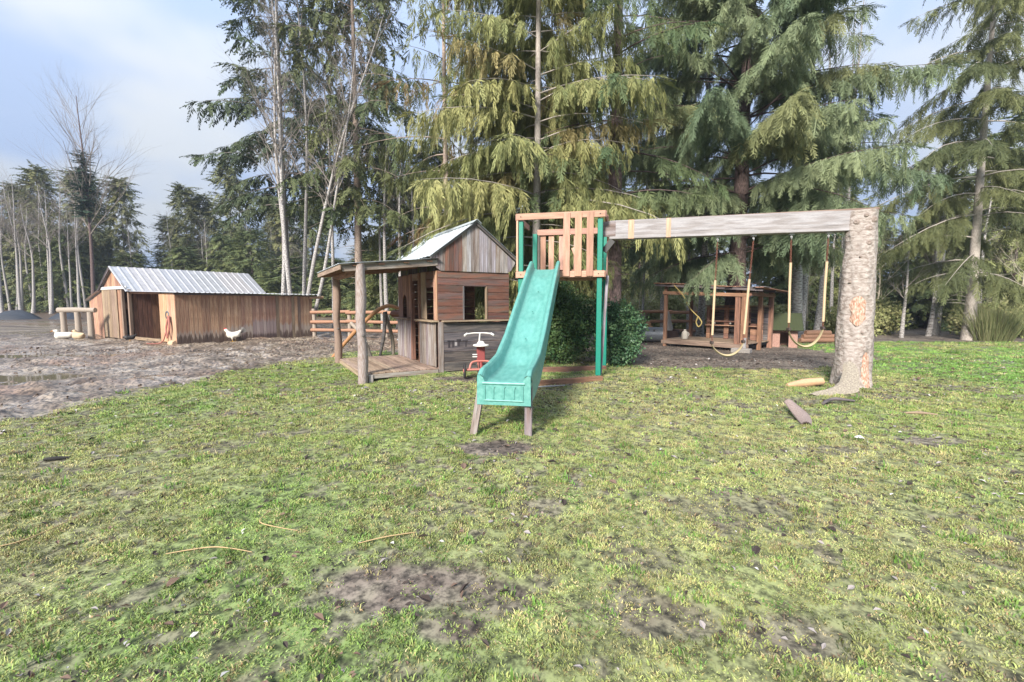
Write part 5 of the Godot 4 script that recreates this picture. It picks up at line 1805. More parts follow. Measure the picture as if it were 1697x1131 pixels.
# ---------------------------------------------------------------- tricycle
func build_tricycle() -> void:
	var t := thing("tricycle", "old faded red tricycle with white seat and handlebar by the playhouse wall", "tricycle", Vector3(-0.62, 0.0, -9.2), deg_to_rad(10))
	var pink := grainy("faded_red_paint", Color(0.55, 0.235, 0.19), Color(0.40, 0.125, 0.10), Vector3(6, 6, 6), 0.55, 2.0, 0.4)
	var red := grainy("old_red_paint", Color(0.30, 0.065, 0.06), Color(0.19, 0.04, 0.04), Vector3(6, 6, 6), 0.5, 1.8, 0.4)
	var white := grainy("chalky_white", Color(0.78, 0.77, 0.74), Color(0.62, 0.6, 0.56), Vector3(6, 6, 6), 0.5, 1.2, 0.2)
	var rubber := plain_mat("black_rubber", lin(0.025, 0.024, 0.025), 0.8)
	for w in [[-0.34, 0.0, 0.155], [0.34, 0.0, 0.155], [0.0, -0.52, 0.22]]:
		var o := Node3D.new()
		o.name = "wheel"
		t.add_child(o, true)
		o.position = Vector3(w[0], w[2] - 0.012, w[1])
		var turn := Basis(Vector3.FORWARD, PI / 2)
		var r: float = w[2]
		var q := MB.new()
		var pr := PackedVector2Array()
		for k in 13:
			var an := TAU * k / 12.0
			pr.append(Vector2(r - 0.022 + 0.022 * cos(an), 0.02 * sin(an)))
		q.lathe(pr, 28)
		part(o, "tyre", q.commit(), rubber, Transform3D(turn, Vector3.ZERO))
		var d := MB.new()
		d.lathe(PackedVector2Array([Vector2(0, 0.03), Vector2(0.03, 0.028), Vector2(0.04, 0.012), Vector2(r - 0.04, 0.006), Vector2(r - 0.035, -0.006), Vector2(0.04, -0.012), Vector2(0.03, -0.028), Vector2(0, -0.03)]), 24)
		part(o, "rim", d.commit(), pink, Transform3D(turn, Vector3.ZERO))
	var a := MB.new()
	a.box(Vector3(0.6, 0.03, 0.16), 0.012, Transform3D(Basis(), Vector3(0, 0.17, 0.03)))
	a.tube(PackedVector3Array([Vector3(-0.33, 0.15, 0), Vector3(0.33, 0.15, 0)]), PackedFloat32Array([0.014, 0.014]), 8)
	part(t, "step_plate", a.commit(), pink)
	part(t, "hoop", log_mesh([Vector3(-0.24, 0.18, 0.02), Vector3(-0.2, 0.29, -0.02), Vector3(-0.1, 0.325, -0.05), Vector3(0.1, 0.325, -0.05), Vector3(0.2, 0.29, -0.02), Vector3(0.24, 0.18, 0.02)], [0.02, 0.02, 0.02], 8, 0.0), pink)
	part(t, "backbone", log_mesh([Vector3(0, 0.18, 0.02), Vector3(0, 0.34, -0.12), Vector3(0, 0.5, -0.35), Vector3(0, 0.52, -0.46)], [0.03, 0.03, 0.028], 8, 0.0), red)
	var s := MB.new()
	s.box(Vector3(0.17, 0.33, 0.035), 0.015, Transform3D(Basis(Vector3.RIGHT, -0.1), Vector3(0, 0.46, -0.07)))
	part(t, "seat_post", s.commit(), red)
	for y in [0.46, 0.415]:
		var p := MB.new()
		p.box(Vector3(0.1, 0.022, 0.03), 0.006, Transform3D(Basis(), Vector3(-0.125, y, -0.05)))
		part(t, "bracket", p.commit(), white)
	var se := MB.new()
	se.lathe(PackedVector2Array([Vector2(0, 0.11), Vector2(0.05, 0.105), Vector2(0.07, 0.075), Vector2(0.085, 0.05), Vector2(0.155, 0.035), Vector2(0.165, 0.018), Vector2(0.15, 0.0), Vector2(0, -0.005)]), 24)
	part(t, "seat", se.commit(), white, Transform3D(Basis().scaled(Vector3(1, 1, 1.1)), Vector3(0, 0.625, -0.06)))
	part(t, "fork", log_mesh([Vector3(0, 0.2, -0.52), Vector3(0, 0.55, -0.47), Vector3(0.02, 0.86, -0.42)], [0.02, 0.022, 0.016], 8, 0.0), white)
	part(t, "handlebar", log_mesh([Vector3(-0.26, 0.855, -0.4), Vector3(-0.12, 0.87, -0.43), Vector3(0.12, 0.87, -0.43), Vector3(0.28, 0.855, -0.4)], [0.014, 0.014], 8, 0.0), white)
	for x in [-1, 1]:
		part(t, "grip", log_mesh([Vector3(x * 0.25, 0.86, -0.41), Vector3(x * 0.31, 0.825, -0.36)], [0.024, 0.022], 8, 0.0), white)
		var pd := MB.new()
		pd.box(Vector3(0.1, 0.025, 0.06), 0.008, Transform3D(Basis(), Vector3(x * 0.11, 0.2, -0.52)))
		part(t, "pedal", pd.commit(), rubber)


# ---------------------------------------------------------------- barn
func build_barn() -> void:
	R.seed = 501
	var t := thing("barn", "low cedar-board barn with ribbed metal roof and open stall on the muddy yard", "barn", Vector3(-12.1, 0, -16.5), deg_to_rad(57.7))
	var X := Vector3.RIGHT
	var B := Vector3.FORWARD
	var L := 5.45
	# front wall of the lean-to, upright boards, some pale
	var n := 38
	var ww := L / n
	for i in n:
		var pale := i in [2, 3, 26, 31, 33] or R.randf() < 0.12
		var c := ww * (i + 0.5)
		var vr := 0 if i < 12 else 1 if i < 16 or i > 30 else 2 if i < 19 or i > 26 else 3
		plank(t, "plank", Vector3(c, -0.1, 0), Vector3(c, 1.80, 0), ww - 0.006, 0.022 * R.randf_range(0.8, 1.2), wood("tan" if pale and i > 20 else "barnfront", -1 if pale and i > 20 else vr + 4 * (R.randi() % 2)), X)
	# short end towards the stall, fresh boards
	vboards(t, Vector3(0, 0, 0), B, 1.28, 0.06, 1.86, 0.16, "fresh")
	plank(t, "corner_post", Vector3(0.06, -0.1, -1.24), Vector3(0.06, 1.85, -1.24), 0.1, 0.1, wood("barn"), X)
	# stall: side wall, back wall
	vboards(t, Vector3(0.1, 0, -1.3), X, 2.6, 0.0, 1.85, 0.16, "barn")
	vboards(t, Vector3(2.6, 0, -1.3), B, 2.7, 0.0, 1.9, 0.16, "hut")
	vboards(t, Vector3(0.1, 0, -4.0), X, 2.5, 0.0, 1.9, 0.16, "hut")
	plank(t, "stall_kerb", Vector3(0.03, 0.08, -1.35), Vector3(0.03, 0.08, -3.95), 0.12, 0.06, wood("tan", 4))
	# gable end: door frame, dark doorway, closed leaf, white header
	for z in [-4.02, -4.72]:
		plank(t, "door_post", Vector3(0.0, -0.05, z), Vector3(0.0, 2.05, z), 0.13, 0.1, wood("tan", 6), B)
	vboards(t, Vector3(0, 0, -4.8), B, 0.42, 0.0, 2.05, 0.21, "barn")
	var leaf := Node3D.new()
	leaf.name = "door"
	t.add_child(leaf, true)
	vboards(leaf, Vector3(-0.04, 0, -5.2), B, 1.65, 0.02, 2.1, 0.206, "tan")
	plank(t, "door_header", Vector3(-0.06, 2.13, -4.1), Vector3(-0.06, 2.13, -6.98), 0.12, 0.04, plain_mat("white_board", lin(0.6, 0.6, 0.58), 0.7))
	var mid := 5.55
	for i in 16:
		var a := lerpf(4.1, 7.0, i / 16.0) + 0.003
		var b := lerpf(4.1, 7.0, (i + 1) / 16.0) - 0.003
		var top := func(u: float) -> float: return 2.96 - absf(u - mid) * 0.62
		var poly := PackedVector2Array([Vector2(2.06, a), Vector2(2.06, b), Vector2(top.call(b), b)])
		if a < mid and b > mid:
			poly.append(Vector2(top.call(mid), mid))
		poly.append(Vector2(top.call(a), a))
		cut_board(t, "plank", Vector3(-0.01, 0, 0), B, poly, 0.022, wood("barn"))
	plank(t, "bargeboard", Vector3(-0.12, 2.97, -mid), Vector3(-0.12, 2.05, -7.05), 0.08, 0.03, wood("dark", 3), Vector3.UP)
	plank(t, "bargeboard", Vector3(-0.12, 2.97, -mid), Vector3(-0.12, 2.02, -4.0), 0.08, 0.03, wood("dark", 5), Vector3.UP)
	# left lean-to
	for i in 8:
		var a := lerpf(7.0, 8.6, i / 8.0) + 0.003
		var b := lerpf(7.0, 8.6, (i + 1) / 8.0) - 0.003
		var top := func(u: float) -> float: return 2.0 - (u - 7.0) * 0.26
		cut_board(t, "plank", Vector3(0.0, 0, 0), B, PackedVector2Array([Vector2(-0.05, a), Vector2(-0.05, b), Vector2(top.call(b), b), Vector2(top.call(a), a)]), 0.022, wood("barn"))
	vboards(t, Vector3(0, 0, -8.6), X, L, -0.05, 1.55, 0.22, "barn")
	vboards(t, Vector3(L, 0, 0), B, 8.6, -0.1, 1.8, 0.22, "barn")
	vboards(t, Vector3(0.02, 0, -7.0), X, L, 1.2, 2.0, 0.22, "barn")
	vboards(t, Vector3(0.02, 0, -4.1), X, L, 0.0, 1.95, 0.22, "barn")
	# roofs
	var tin := metal("ribbed_barn_tin", Color(0.53, 0.54, 0.56), 0.45)
	var tins := [tin, metal("barn_tin_dull", Color(0.53, 0.54, 0.57), 0.48), metal("barn_tin_rusty", Color(0.57, 0.555, 0.56), 0.5)]
	var rise := 2.99 - 1.96
	var run := 1.6
	var sl := atan2(rise, run)
	var len_ := sqrt(rise * rise + run * run) + 0.08
	var wp := 0.575
	var sheet := sheet_mesh(wp, len_, 2, 0.018)
	for k in 10:
		var xc := -0.16 + wp * (k + 0.5)
		part(t, "roof_panel", sheet, tins[(k * 5 + k / 2) % 3], Transform3D(Basis(X, Vector3(0, cos(sl), sin(sl)), Vector3(0, sin(sl), -cos(sl)) * -1.0), Vector3(xc, 3.03, -mid)).translated_local(Vector3.ZERO) * Transform3D(Basis(Vector3.UP, PI), Vector3.ZERO))
		part(t, "roof_panel", sheet, tins[(k * 5 + k / 2) % 3], Transform3D(Basis(X, Vector3(0, cos(sl), -sin(sl)), Vector3(0, sin(sl), cos(sl))), Vector3(xc, 3.03, -mid)))
	# nearly flat lean-to roof in front
	var fl := 4.3
	var fs := atan2(0.1, fl)
	var fsheet := sheet_mesh(wp, fl, 3, 0.02)
	for k in 11:
		var xc := -0.12 + 0.53 * (k + 0.5)
		part(t, "lean_to_panel", fsheet, tin, Transform3D(Basis(X, Vector3(0, cos(fs), sin(fs)), Vector3(0, -sin(fs), cos(fs))), Vector3(xc, 1.875, 0.22)))
	var bs := atan2(0.45, 1.75)
	var bsheet := sheet_mesh(wp, 1.85, 3, 0.02)
	for k in 10:
		part(t, "lean_to_panel", bsheet, tin, Transform3D(Basis(X, Vector3(0, cos(bs), -sin(bs)), Vector3(0, sin(bs), cos(bs))), Vector3(-0.16 + wp * (k + 0.5), 2.07, -6.95)))
	plank(t, "eave_beam", Vector3(-0.05, 1.82, 0.04), Vector3(L + 0.25, 1.82, 0.04), 0.05, 0.05, wood("dark", 2))
	plank(t, "stall_header", Vector3(0.03, 1.87, -1.2), Vector3(0.03, 1.93, -4.05), 0.09, 0.06, wood("hut", 2))
	part(t, "pole_end", log_mesh([Vector3(L - 0.2, 1.74, 0.1), Vector3(L + 0.5, 1.76, 0.12)], [0.06, 0.055], 8, 0.1), wood("fresh", 1))
	# base stone at the corner
	part(t, "base_block", log_mesh([Vector3(-0.03, 0.02, -0.42), Vector3(-0.03, 0.02, -0.02)], [0.12, 0.13], 7, 0.3), grainy("pale_block", Color(0.6, 0.42, 0.27), Color(0.45, 0.3, 0.19), Vector3(5, 5, 5), 0.9, 1.5, 1.0))
	# round dial and pink hose on the short end (they hang on it)
	var md := thing("wall_dial", "small round grey dial on the barn's short end wall", "dial", t.transform * Vector3(-0.03, 1.06, -0.62), deg_to_rad(57.7))
	var q := MB.new()
	q.lathe(PackedVector2Array([Vector2(0.1, 0.0), Vector2(0.15, 0.0), Vector2(0.155, 0.03), Vector2(0.13, 0.045), Vector2(0.12, 0.03), Vector2(0, 0.03)]), 24)
	part(md, "rim", q.commit(), plain_mat("dial_rim", lin(0.10, 0.11, 0.12), 0.5), Transform3D(Basis(Vector3.FORWARD, -PI / 2), Vector3.ZERO))
	q = MB.new()
	q.lathe(PackedVector2Array([Vector2(0.12, 0.034), Vector2(0, 0.036)]), 24)
	part(md, "face", q.commit(), plain_mat("dial_face", lin(0.42, 0.46, 0.48), 0.3), Transform3D(Basis(Vector3.FORWARD, -PI / 2), Vector3.ZERO))
	md.scale = Vector3(-1, 1, 1)
	md.scale = Vector3.ONE
	md.rotation.y = deg_to_rad(57.7) + PI
	var hose := thing("garden_hose", "dull pink hose hanging in loops from the barn's short end wall", "hose", t.transform * Vector3(-0.08, 0, -0.42), deg_to_rad(57.7))
	var pink := plain_mat("dull_pink_hose", lin(0.32, 0.115, 0.09), 0.6)
	for k in 3:
		part(hose, "loop", log_mesh([Vector3(0.0, 1.02, 0.05 * k), Vector3(-0.03, 0.6, -0.09 - 0.03 * k), Vector3(-0.06, 0.22 + 0.05 * k, 0.0), Vector3(-0.03, 0.6, 0.1 + 0.03 * k), Vector3(0.0, 1.04, 0.05 * k)], [0.02, 0.02], 8, 0.0), pink)
	part(hose, "tail", log_mesh([Vector3(-0.02, 0.9, 0.02), Vector3(-0.05, 0.3, -0.2), Vector3(-0.15, 0.04, -0.35), Vector3(-0.5, 0.03, -0.55)], [0.02, 0.02], 8, 0.0), pink)


# ---------------------------------------------------------------- fences, rail, odds and ends
func build_yard() -> void:
	R.seed = 601
	var peeled := grainy("peeled_pole", Color(0.41, 0.355, 0.295), Color(0.26, 0.215, 0.175), Vector3(3, 3, 3), 0.85, 1.7, 0.8)
	var rl := thing("hitching_rail", "log hitching rail on three stout posts before the barn", "rail", Vector3(-18.3, 0, -19.3), deg_to_rad(4))
	for x in [-0.55, 0.02, 0.52]:
		part(rl, "post", log_mesh([Vector3(x, -0.3, 0), Vector3(x + 0.01, 0.6, 0), Vector3(x, 1.12, 0)], [0.13, 0.11, 0.105], 10, 0.15), peeled)
	part(rl, "log", log_mesh([Vector3(-0.72, 1.2, 0), Vector3(0.0, 1.21, 0.0), Vector3(0.75, 1.2, 0)], [0.115, 0.11, 0.105], 10, 0.12), peeled)
	# pole fence behind the playhouse, in two runs
	var rustpole := grainy("reddish_pole", Color(0.42, 0.235, 0.15), Color(0.26, 0.14, 0.09), Vector3(3, 3, 3), 0.85, 1.7, 0.8)
	for f in [[Vector3(-8.9, 0, -20.6), Vector3(-2.0, 0, -19.0), 4, "pole fence with three reddish rails behind the playhouse porch"], [Vector3(4.6, 0, -20.0), Vector3(8.2, 0, -20.6), 3, "pole fence with reddish rails between the barrel and the hutch"]]:
		var a: Vector3 = f[0]
		var b: Vector3 = f[1]
		var fe := thing("pole_fence", f[3], "fence", a, 0.0, "pole fences along the yard")
		var d := b - a
		for k in f[2] + 1:
			var p: Vector3 = d * (float(k) / f[2])
			var hh := 1.25 + 0.15 * sin(k * 5.0)
			part(fe, "post", log_mesh([p + Vector3(0, -0.3, 0), p + Vector3(0.02, 0.5, 0), p + Vector3(0, hh, 0)], [0.1, 0.09, 0.085], 8, 0.2), peeled)
		for k in f[2]:
			for y in [0.28, 0.68, 1.1]:
				var p: Vector3 = d * (float(k) / f[2]) + Vector3(0, y + R.randf_range(-0.03, 0.03), 0.1)
				var q: Vector3 = d * ((k + 1.0) / f[2]) + Vector3(0, y + R.randf_range(-0.03, 0.03), 0.1)
				part(fe, "rail", log_mesh([p - d.normalized() * 0.1, (p + q) * 0.5, q + d.normalized() * 0.1], [0.075, 0.07, 0.065], 8, 0.15), rustpole)
	# bent-log frame with a hanging leather seat behind the porch
	var fr := thing("log_frame", "bent-log frame with hanging brown leather seat behind the porch", "log frame", Vector3(-3.55, 0, -12.9))
	var honey := grainy("honey_log", Color(0.46, 0.24, 0.10), Color(0.28, 0.13, 0.055), Vector3(4, 4, 4), 0.7, 1.6, 0.8)
	part(fr, "curved_log", log_mesh([Vector3(-1.55, -0.1, 0.1), Vector3(-0.95, 0.6, 0.05), Vector3(-0.35, 1.2, 0), Vector3(0.05, 1.42, 0), Vector3(0.4, 1.34, 0)], [0.05, 0.055, 0.055, 0.055, 0.05], 10, 0.15), honey)
	part(fr, "leg", log_mesh([Vector3(-0.95, 0.95, 0.1), Vector3(-0.6, 0.6, 0.25), Vector3(-0.3, -0.05, 0.4)], [0.05, 0.05, 0.045], 8, 0.15), peeled)
	part(fr, "leg", log_mesh([Vector3(0.0, 1.25, 0.05), Vector3(-0.05, 0.6, 0.05), Vector3(-0.2, -0.05, 0.0)], [0.06, 0.05, 0.035], 8, 0.15), wood("dark", 2))
	part(fr, "leg", log_mesh([Vector3(-0.05, 1.25, -0.1), Vector3(0.1, 0.5, -0.25), Vector3(0.1, -0.05, -0.35)], [0.06, 0.055, 0.05], 8, 0.15), peeled)
	part(fr, "seat", skin([[Vector3(0.22, 1.2, 0), Vector3(0.5, 1.18, 0), 0.1, 0.13], [Vector3(0.5, 1.18, 0), Vector3(0.52, 1.05, 0), 0.12, 0.08]], 0.03, 0.02), plain_mat("brown_leather", lin(0.16, 0.06, 0.03), 0.45))
	part(fr, "strap", log_mesh([Vector3(0.5, 1.08, 0), Vector3(0.52, 0.8, 0.02), Vector3(0.6, 0.5, 0), Vector3(0.68, 0.12, 0.02)], [0.045, 0.035, 0.05, 0.03], 8, 0.3), plain_mat("black_strap", lin(0.02, 0.02, 0.024), 0.6))
	# feed tubs
	for s in [[-3.6, -15.2, 0.2, Color(0.5, 0.56, 0.62), "pale blue feed tub on the earth behind the porch"], [-2.5, -14.6, 0.26, Color(0.42, 0.46, 0.52), "grey-blue trough on the earth beside the log frame"]]:
		var tb := thing("feed_tub", s[4], "tub", Vector3(s[0], 0.0, s[1]))
		var q := MB.new()
		var r: float = s[2]
		q.lathe(PackedVector2Array([Vector2(0, 0.0), Vector2(r * 0.8, 0.0), Vector2(r, 0.28), Vector2(r + 0.02, 0.29), Vector2(r + 0.015, 0.31), Vector2(r - 0.02, 0.3), Vector2(r * 0.78, 0.03), Vector2(0, 0.03)]), 22)
		part(tb, "shell", q.commit(), plain_mat("tub_" + str(s[2]), (s[3] as Color).linear_to_srgb(), 0.45))
	# timbers and a pale stick on the ground by the tower
	tag(plank(self, numbered("edging_timber"), Vector3(0.35, 0.03, -8.25), Vector3(1.75, 0.03, -8.85), 0.11, 0.1, wood("hut", 4)), "brown edging timber on the ground under the tower front", "timber")
	tag(plank(self, numbered("edging_timber"), Vector3(0.55, 0.04, -9.9), Vector3(2.1, 0.04, -10.2), 0.12, 0.1, wood("hut", 6)), "brown edging timber on the ground behind the tower post", "timber")
	tag(part(self, "stick", log_mesh([Vector3(0.4, 0.03, -7.95), Vector3(0.65, 0.035, -8.0), Vector3(0.95, 0.03, -8.12)], [0.014, 0.016, 0.01], 6, 0.2), wood("silver", 5)), "pale stick on the grass before the edging timber", "stick")
	for s in [[[Vector3(-3.3, 0.015, -2.6), Vector3(-3.05, 0.025, -2.75), Vector3(-3.0, 0.03, -3.1)], "tan reed stalk at the lawn's left edge"], [[Vector3(-1.72, 0.03, -3.15), Vector3(-1.68, 0.04, -2.95), Vector3(-1.4, 0.02, -2.88)], "bent tan reed stalk on the lawn"], [[Vector3(-2.05, 0.02, -2.6), Vector3(-1.8, 0.03, -2.66), Vector3(-1.55, 0.02, -2.62)], "long orange reed stalk lying above the bare patch"], [[Vector3(-0.95, 0.02, -2.72), Vector3(-0.8, 0.03, -2.78), Vector3(-0.62, 0.02, -2.86)], "short tan stalk near the bare patch's right end"]]:
		tag(part(self, "reed_stalk", log_mesh(s[0], [0.003, 0.004, 0.0025], 5, 0.2), plain_mat("dry_reed", lin(0.46, 0.33, 0.17), 0.7)), s[1], "stalk", "dry stalks lying on the lawn")
	tag(part(self, "charred_wood", log_mesh([Vector3(-4.44, 0.02, -4.24), Vector3(-4.35, 0.028, -4.25), Vector3(-4.25, 0.02, -4.3)], [0.012, 0.02, 0.01], 6, 0.4), plain_mat("charcoal", lin(0.02, 0.018, 0.018), 0.9)), "black charred piece of wood on the left lawn", "wood")
	tag(part(self, "branch", log_mesh([Vector3(4.55, 0.04, -6.6), Vector3(4.8, 0.07, -6.75), Vector3(5.1, 0.05, -6.72)], [0.02, 0.03, 0.015], 6, 0.3), wood("dark", 6)), "dark broken branch on the grass before the stump", "branch")
	tag(part(self, "branch", log_mesh([Vector3(5.3, 0.02, -6.1), Vector3(5.45, 0.035, -6.05), Vector3(5.66, 0.02, -6.0)], [0.012, 0.022, 0.01], 6, 0.3), wood("tan", 1)), "pale crooked branch on the grass right of the stump", "branch")
	# barrel, tub, wood pile
	var ba := thing("barrel", "dented grey-blue steel drum lying on its side left of the hutch", "barrel", Vector3(5.35, 0.29, -17.6), deg_to_rad(-14))
	var q := MB.new()
	q.lathe(PackedVector2Array([Vector2(0, -0.46), Vector2(0.285, -0.46), Vector2(0.295, -0.47), Vector2(0.298, -0.44), Vector2(0.285, -0.42), Vector2(0.285, -0.17), Vector2(0.298, -0.15), Vector2(0.285, -0.13), Vector2(0.285, 0.13), Vector2(0.298, 0.15), Vector2(0.285, 0.17), Vector2(0.285, 0.44), Vector2(0.298, 0.46), Vector2(0.285, 0.47), Vector2(0.272, 0.45), Vector2(0.27, -0.44), Vector2(0, -0.44)]), 28)
	var drum := grainy("drum_paint", Color(0.28, 0.31, 0.35), Color(0.16, 0.17, 0.19), Vector3(2.5, 2.5, 2.5), 0.5, 1.8, 0.4)
	drum.metallic = 0.4
	part(ba, "shell", q.commit(), drum, Transform3D(Basis(Vector3.FORWARD, PI / 2), Vector3.ZERO))
	q = MB.new()
	q.lathe(PackedVector2Array([Vector2(0.04, 0), Vector2(0.035, 0.02), Vector2(0, 0.022)]), 10)
	part(ba, "bung", q.commit(), plain_mat("bung", lin(0.05, 0.05, 0.055), 0.5), Transform3D(Basis(Vector3.RIGHT, 0.9), Vector3(0.1, 0.17, 0.225)))
	var pit := thing("fire_pit", "low rusty black fire ring beside the steel drum", "fire pit", Vector3(6.2, 0, -18.2))
	q = MB.new()
	q.lathe(PackedVector2Array([Vector2(0.42, -0.05), Vector2(0.44, 0.42), Vector2(0.46, 0.44), Vector2(0.41, 0.43), Vector2(0.39, 0.0), Vector2(0, 0.02)]), 26)
	part(pit, "ring", q.commit(), plain_mat("rusty_black", lin(0.05, 0.03, 0.026), 0.85))
	for k in 7:
		var x := 5.0 + 0.16 * (k % 4) + 0.08 * (k / 4)
		var y := 0.09 + 0.15 * (k / 4)
		tag(part(self, "firewood_log", log_mesh([Vector3(x, y + 0.42, -18.85), Vector3(x + 0.05, y + 0.42, -18.2)], [0.085, 0.08], 8, 0.2), wood("fresh")), "fresh orange log, %s in the pile behind the steel drum" % ORD[k], "log", "fresh logs piled behind the drum")
	plank_stack()
	build_hutch()
	build_kennel()
	# dark tarped heaps at the far left
	for s in [[-39.5, -36.5, 1.9, 0.75, "black tarp-covered heap below the birch grove"], [-36.0, -37.0, 1.3, 0.6, "smaller black heap right of the tarp-covered heap"]]:
		var hp := thing("tarp_heap", s[4], "heap", Vector3(s[0], ground_y(s[0], s[1]), s[1]))
		var rows := []
		for i in 13:
			var row := []
			for k in 25:
				var r := i / 12.0
				var an := TAU * (k % 24) / 24.0
				row.append(Vector3(cos(an) * r * s[2], s[3] * (1.0 - r * r) + 0.13 * N2.get_noise_2d(cos(an) * r * 60.0 + s[0], sin(an) * r * 60.0) * (1.0 - r) - 0.06, sin(an) * r * s[2] * 0.6))
			rows.append(row)
		q = MB.new()
		_grid(q, rows, true)
		part(hp, "tarp", q.commit(), plain_mat("black_tarp", lin(0.02, 0.024, 0.032), 0.45))
	# animals
	build_birds()


func plank_stack() -> void:
	for k in 3:
		var y := 0.09 + 0.14 * k
		tag(part(self, "fallen_log", log_mesh([Vector3(10.9 + 0.1 * k, y, -17.3), Vector3(11.6, y + 0.01, -17.35), Vector3(12.4 - 0.15 * k, y, -17.4)], [0.1, 0.1, 0.09], 8, 0.15), grainy("reddish_pole", Color.WHITE, Color.WHITE, Vector3.ONE)), "reddish log, %s of the stack behind the right swing" % ["lowest", "middle", "topmost"][k], "log", "reddish logs stacked behind the right swing")


func build_hutch() -> void:
	R.seed = 701
	var t := thing("animal_hutch", "open brown timber shelter with shed roof and cabinet of dark hatches", "hutch", Vector3(5.4, 0, -16.3), deg_to_rad(-47.7))
	var X := Vector3.RIGHT
	var W := 2.85
	var D := 1.9
	for p in [[0.06, 0.0, 0.11, 2.08], [W - 0.1, 0.02, 0.2, 1.92], [W - 0.32, 0.0, 0.16, 1.92], [0.06, -D, 0.11, 2.0], [W, -D, 0.15, 1.85], [W, -0.95, 0.12, 1.88]]:
		plank(t, "post", Vector3(p[0], -0.15, p[1]), Vector3(p[0], p[3], p[1]), p[2], 0.11, wood("hut"), X, 0.01)
	plank(t, "concrete_foot", Vector3(W - 0.05, -0.1, 0.1), Vector3(W - 0.05, 0.42, 0.1), 0.09, 0.06, wood("silver", 2), X)
	plank(t, "beam", Vector3(-0.02, 1.86, 0.07), Vector3(W + 0.05, 1.74, 0.07), 0.11, 0.04, wood("hut", 5))
	plank(t, "beam", Vector3(W + 0.07, 1.78, 0.1), Vector3(W + 0.07, 1.74, -D - 0.1), 0.11, 0.04, wood("hut", 6))
	# floor
	for k in 12:
		var z := 0.02 - (D / 12.0) * (k + 0.5)
		plank(t, "floor_board", Vector3(0.0, 0.22, z), Vector3(W, 0.22, z), D / 12.0 - 0.008, 0.03, wood("tan"), Vector3.FORWARD)
	plank(t, "floor_beam", Vector3(-0.05, 0.14, 0.05), Vector3(W + 0.05, 0.14, 0.05), 0.13, 0.06, wood("tan", 3))
	plank(t, "skid", Vector3(0.4, 0.02, -0.1), Vector3(0.4, 0.02, -D), 0.12, 0.1, wood("dark", 3))
	plank(t, "skid", Vector3(W - 0.4, 0.02, -0.1), Vector3(W - 0.4, 0.02, -D), 0.12, 0.1, wood("dark", 4))
	# cabinet at the back with dark hatches
	hboards(t, Vector3(0.9, 0, -D + 0.5), X, W - 0.95, 0.24, 1.38, 0.19, "hut", [[0.12, 0.62, 0.92, 1.25], [0.78, 1.36, 0.92, 1.25], [0.12, 0.62, 0.38, 0.66], [0.78, 1.5, 0.38, 0.66], [1.5, 1.85, 0.92, 1.25]])
	hboards(t, Vector3(0.9, 0, -D + 0.05), X, W - 0.95, 0.24, 1.38, 0.19, "dark")
	vboards(t, Vector3(0.9, 0, -D + 0.5), Vector3.FORWARD, 0.45, 0.24, 1.38, 0.15, "hut")
	plank(t, "cabinet_top", Vector3(0.85, 1.4, -D + 0.28), Vector3(W, 1.4, -D + 0.28), 0.55, 0.03, wood("hut", 1), Vector3.FORWARD)
	plank(t, "shelf", Vector3(0.9, 0.72, -D + 0.56), Vector3(W - 0.05, 0.72, -D + 0.56), 0.16, 0.03, wood("barn", 2), Vector3.FORWARD)
	for x in [0.97, 1.62, 2.32]:
		plank(t, "hatch_frame", Vector3(x, 0.86, -D + 0.53), Vector3(x, 1.32, -D + 0.53), 0.06, 0.03, wood("barn"), X)
	plank(t, "hatch_frame", Vector3(0.95, 0.86, -D + 0.535), Vector3(2.4, 0.86, -D + 0.535), 0.06, 0.03, wood("barn", 3))
	plank(t, "hatch_frame", Vector3(0.95, 1.3, -D + 0.535), Vector3(2.4, 1.3, -D + 0.535), 0.06, 0.03, wood("barn", 4))
	var knob := plain_mat("pale_knob", lin(0.5, 0.48, 0.44), 0.5)
	for x in [1.2, 1.75, 2.1]:
		var q := MB.new()
		q.lathe(PackedVector2Array([Vector2(0.03, 0), Vector2(0.035, 0.02), Vector2(0, 0.035)]), 10)
		part(t, "knob", q.commit(), knob, Transform3D(Basis(Vector3.RIGHT, PI / 2), Vector3(x, 0.79, -D + 0.53)))
	# roof boards, sagging and uneven
	for k in 16:
		var f := (k + 0.5) / 16.0
		var x := lerpf(-0.28, W + 0.5, f)
		var y := lerpf(2.19, 1.93, f)
		plank(t, "roof_board", Vector3(x, y + 0.02 + R.randf_range(-0.01, 0.01), 0.28 + R.randf_range(-0.05, 0.05)), Vector3(x, y - 0.08, -D - 0.3 + R.randf_range(-0.08, 0.08)), 0.23, 0.03, wood("dark" if R.randf() < 0.6 else "hut"), X)
	for z in [0.2, -0.9, -D - 0.1]:
		plank(t, "purlin", Vector3(-0.25, 2.13 - 0.02 * -z, z), Vector3(W + 0.45, 1.885 - 0.02 * -z, z), 0.07, 0.05, wood("dark", 6))
	for x in [W + 0.28, W + 0.48]:
		plank(t, "pale_shingle", Vector3(x, 1.985, 0.3), Vector3(x, 1.96, -0.15), 0.16, 0.015, wood("silver", 6), X)
	# things on it
	var rope := thing("rope", "yellowed rope hanging from the hutch beam's front", "rope", t.transform * Vector3(0.95, 0, 0.16), deg_to_rad(-47.7))
	part(rope, "strand", log_mesh([Vector3(-0.45, 2.1, 0.12), Vector3(-0.1, 1.75, 0.14), Vector3(0.12, 1.35, 0.12), Vector3(0.42, 1.05, 0.1)], [0.02, 0.02], 7, 0.2), plain_mat("old_rope", lin(0.36, 0.28, 0.10), 0.9))
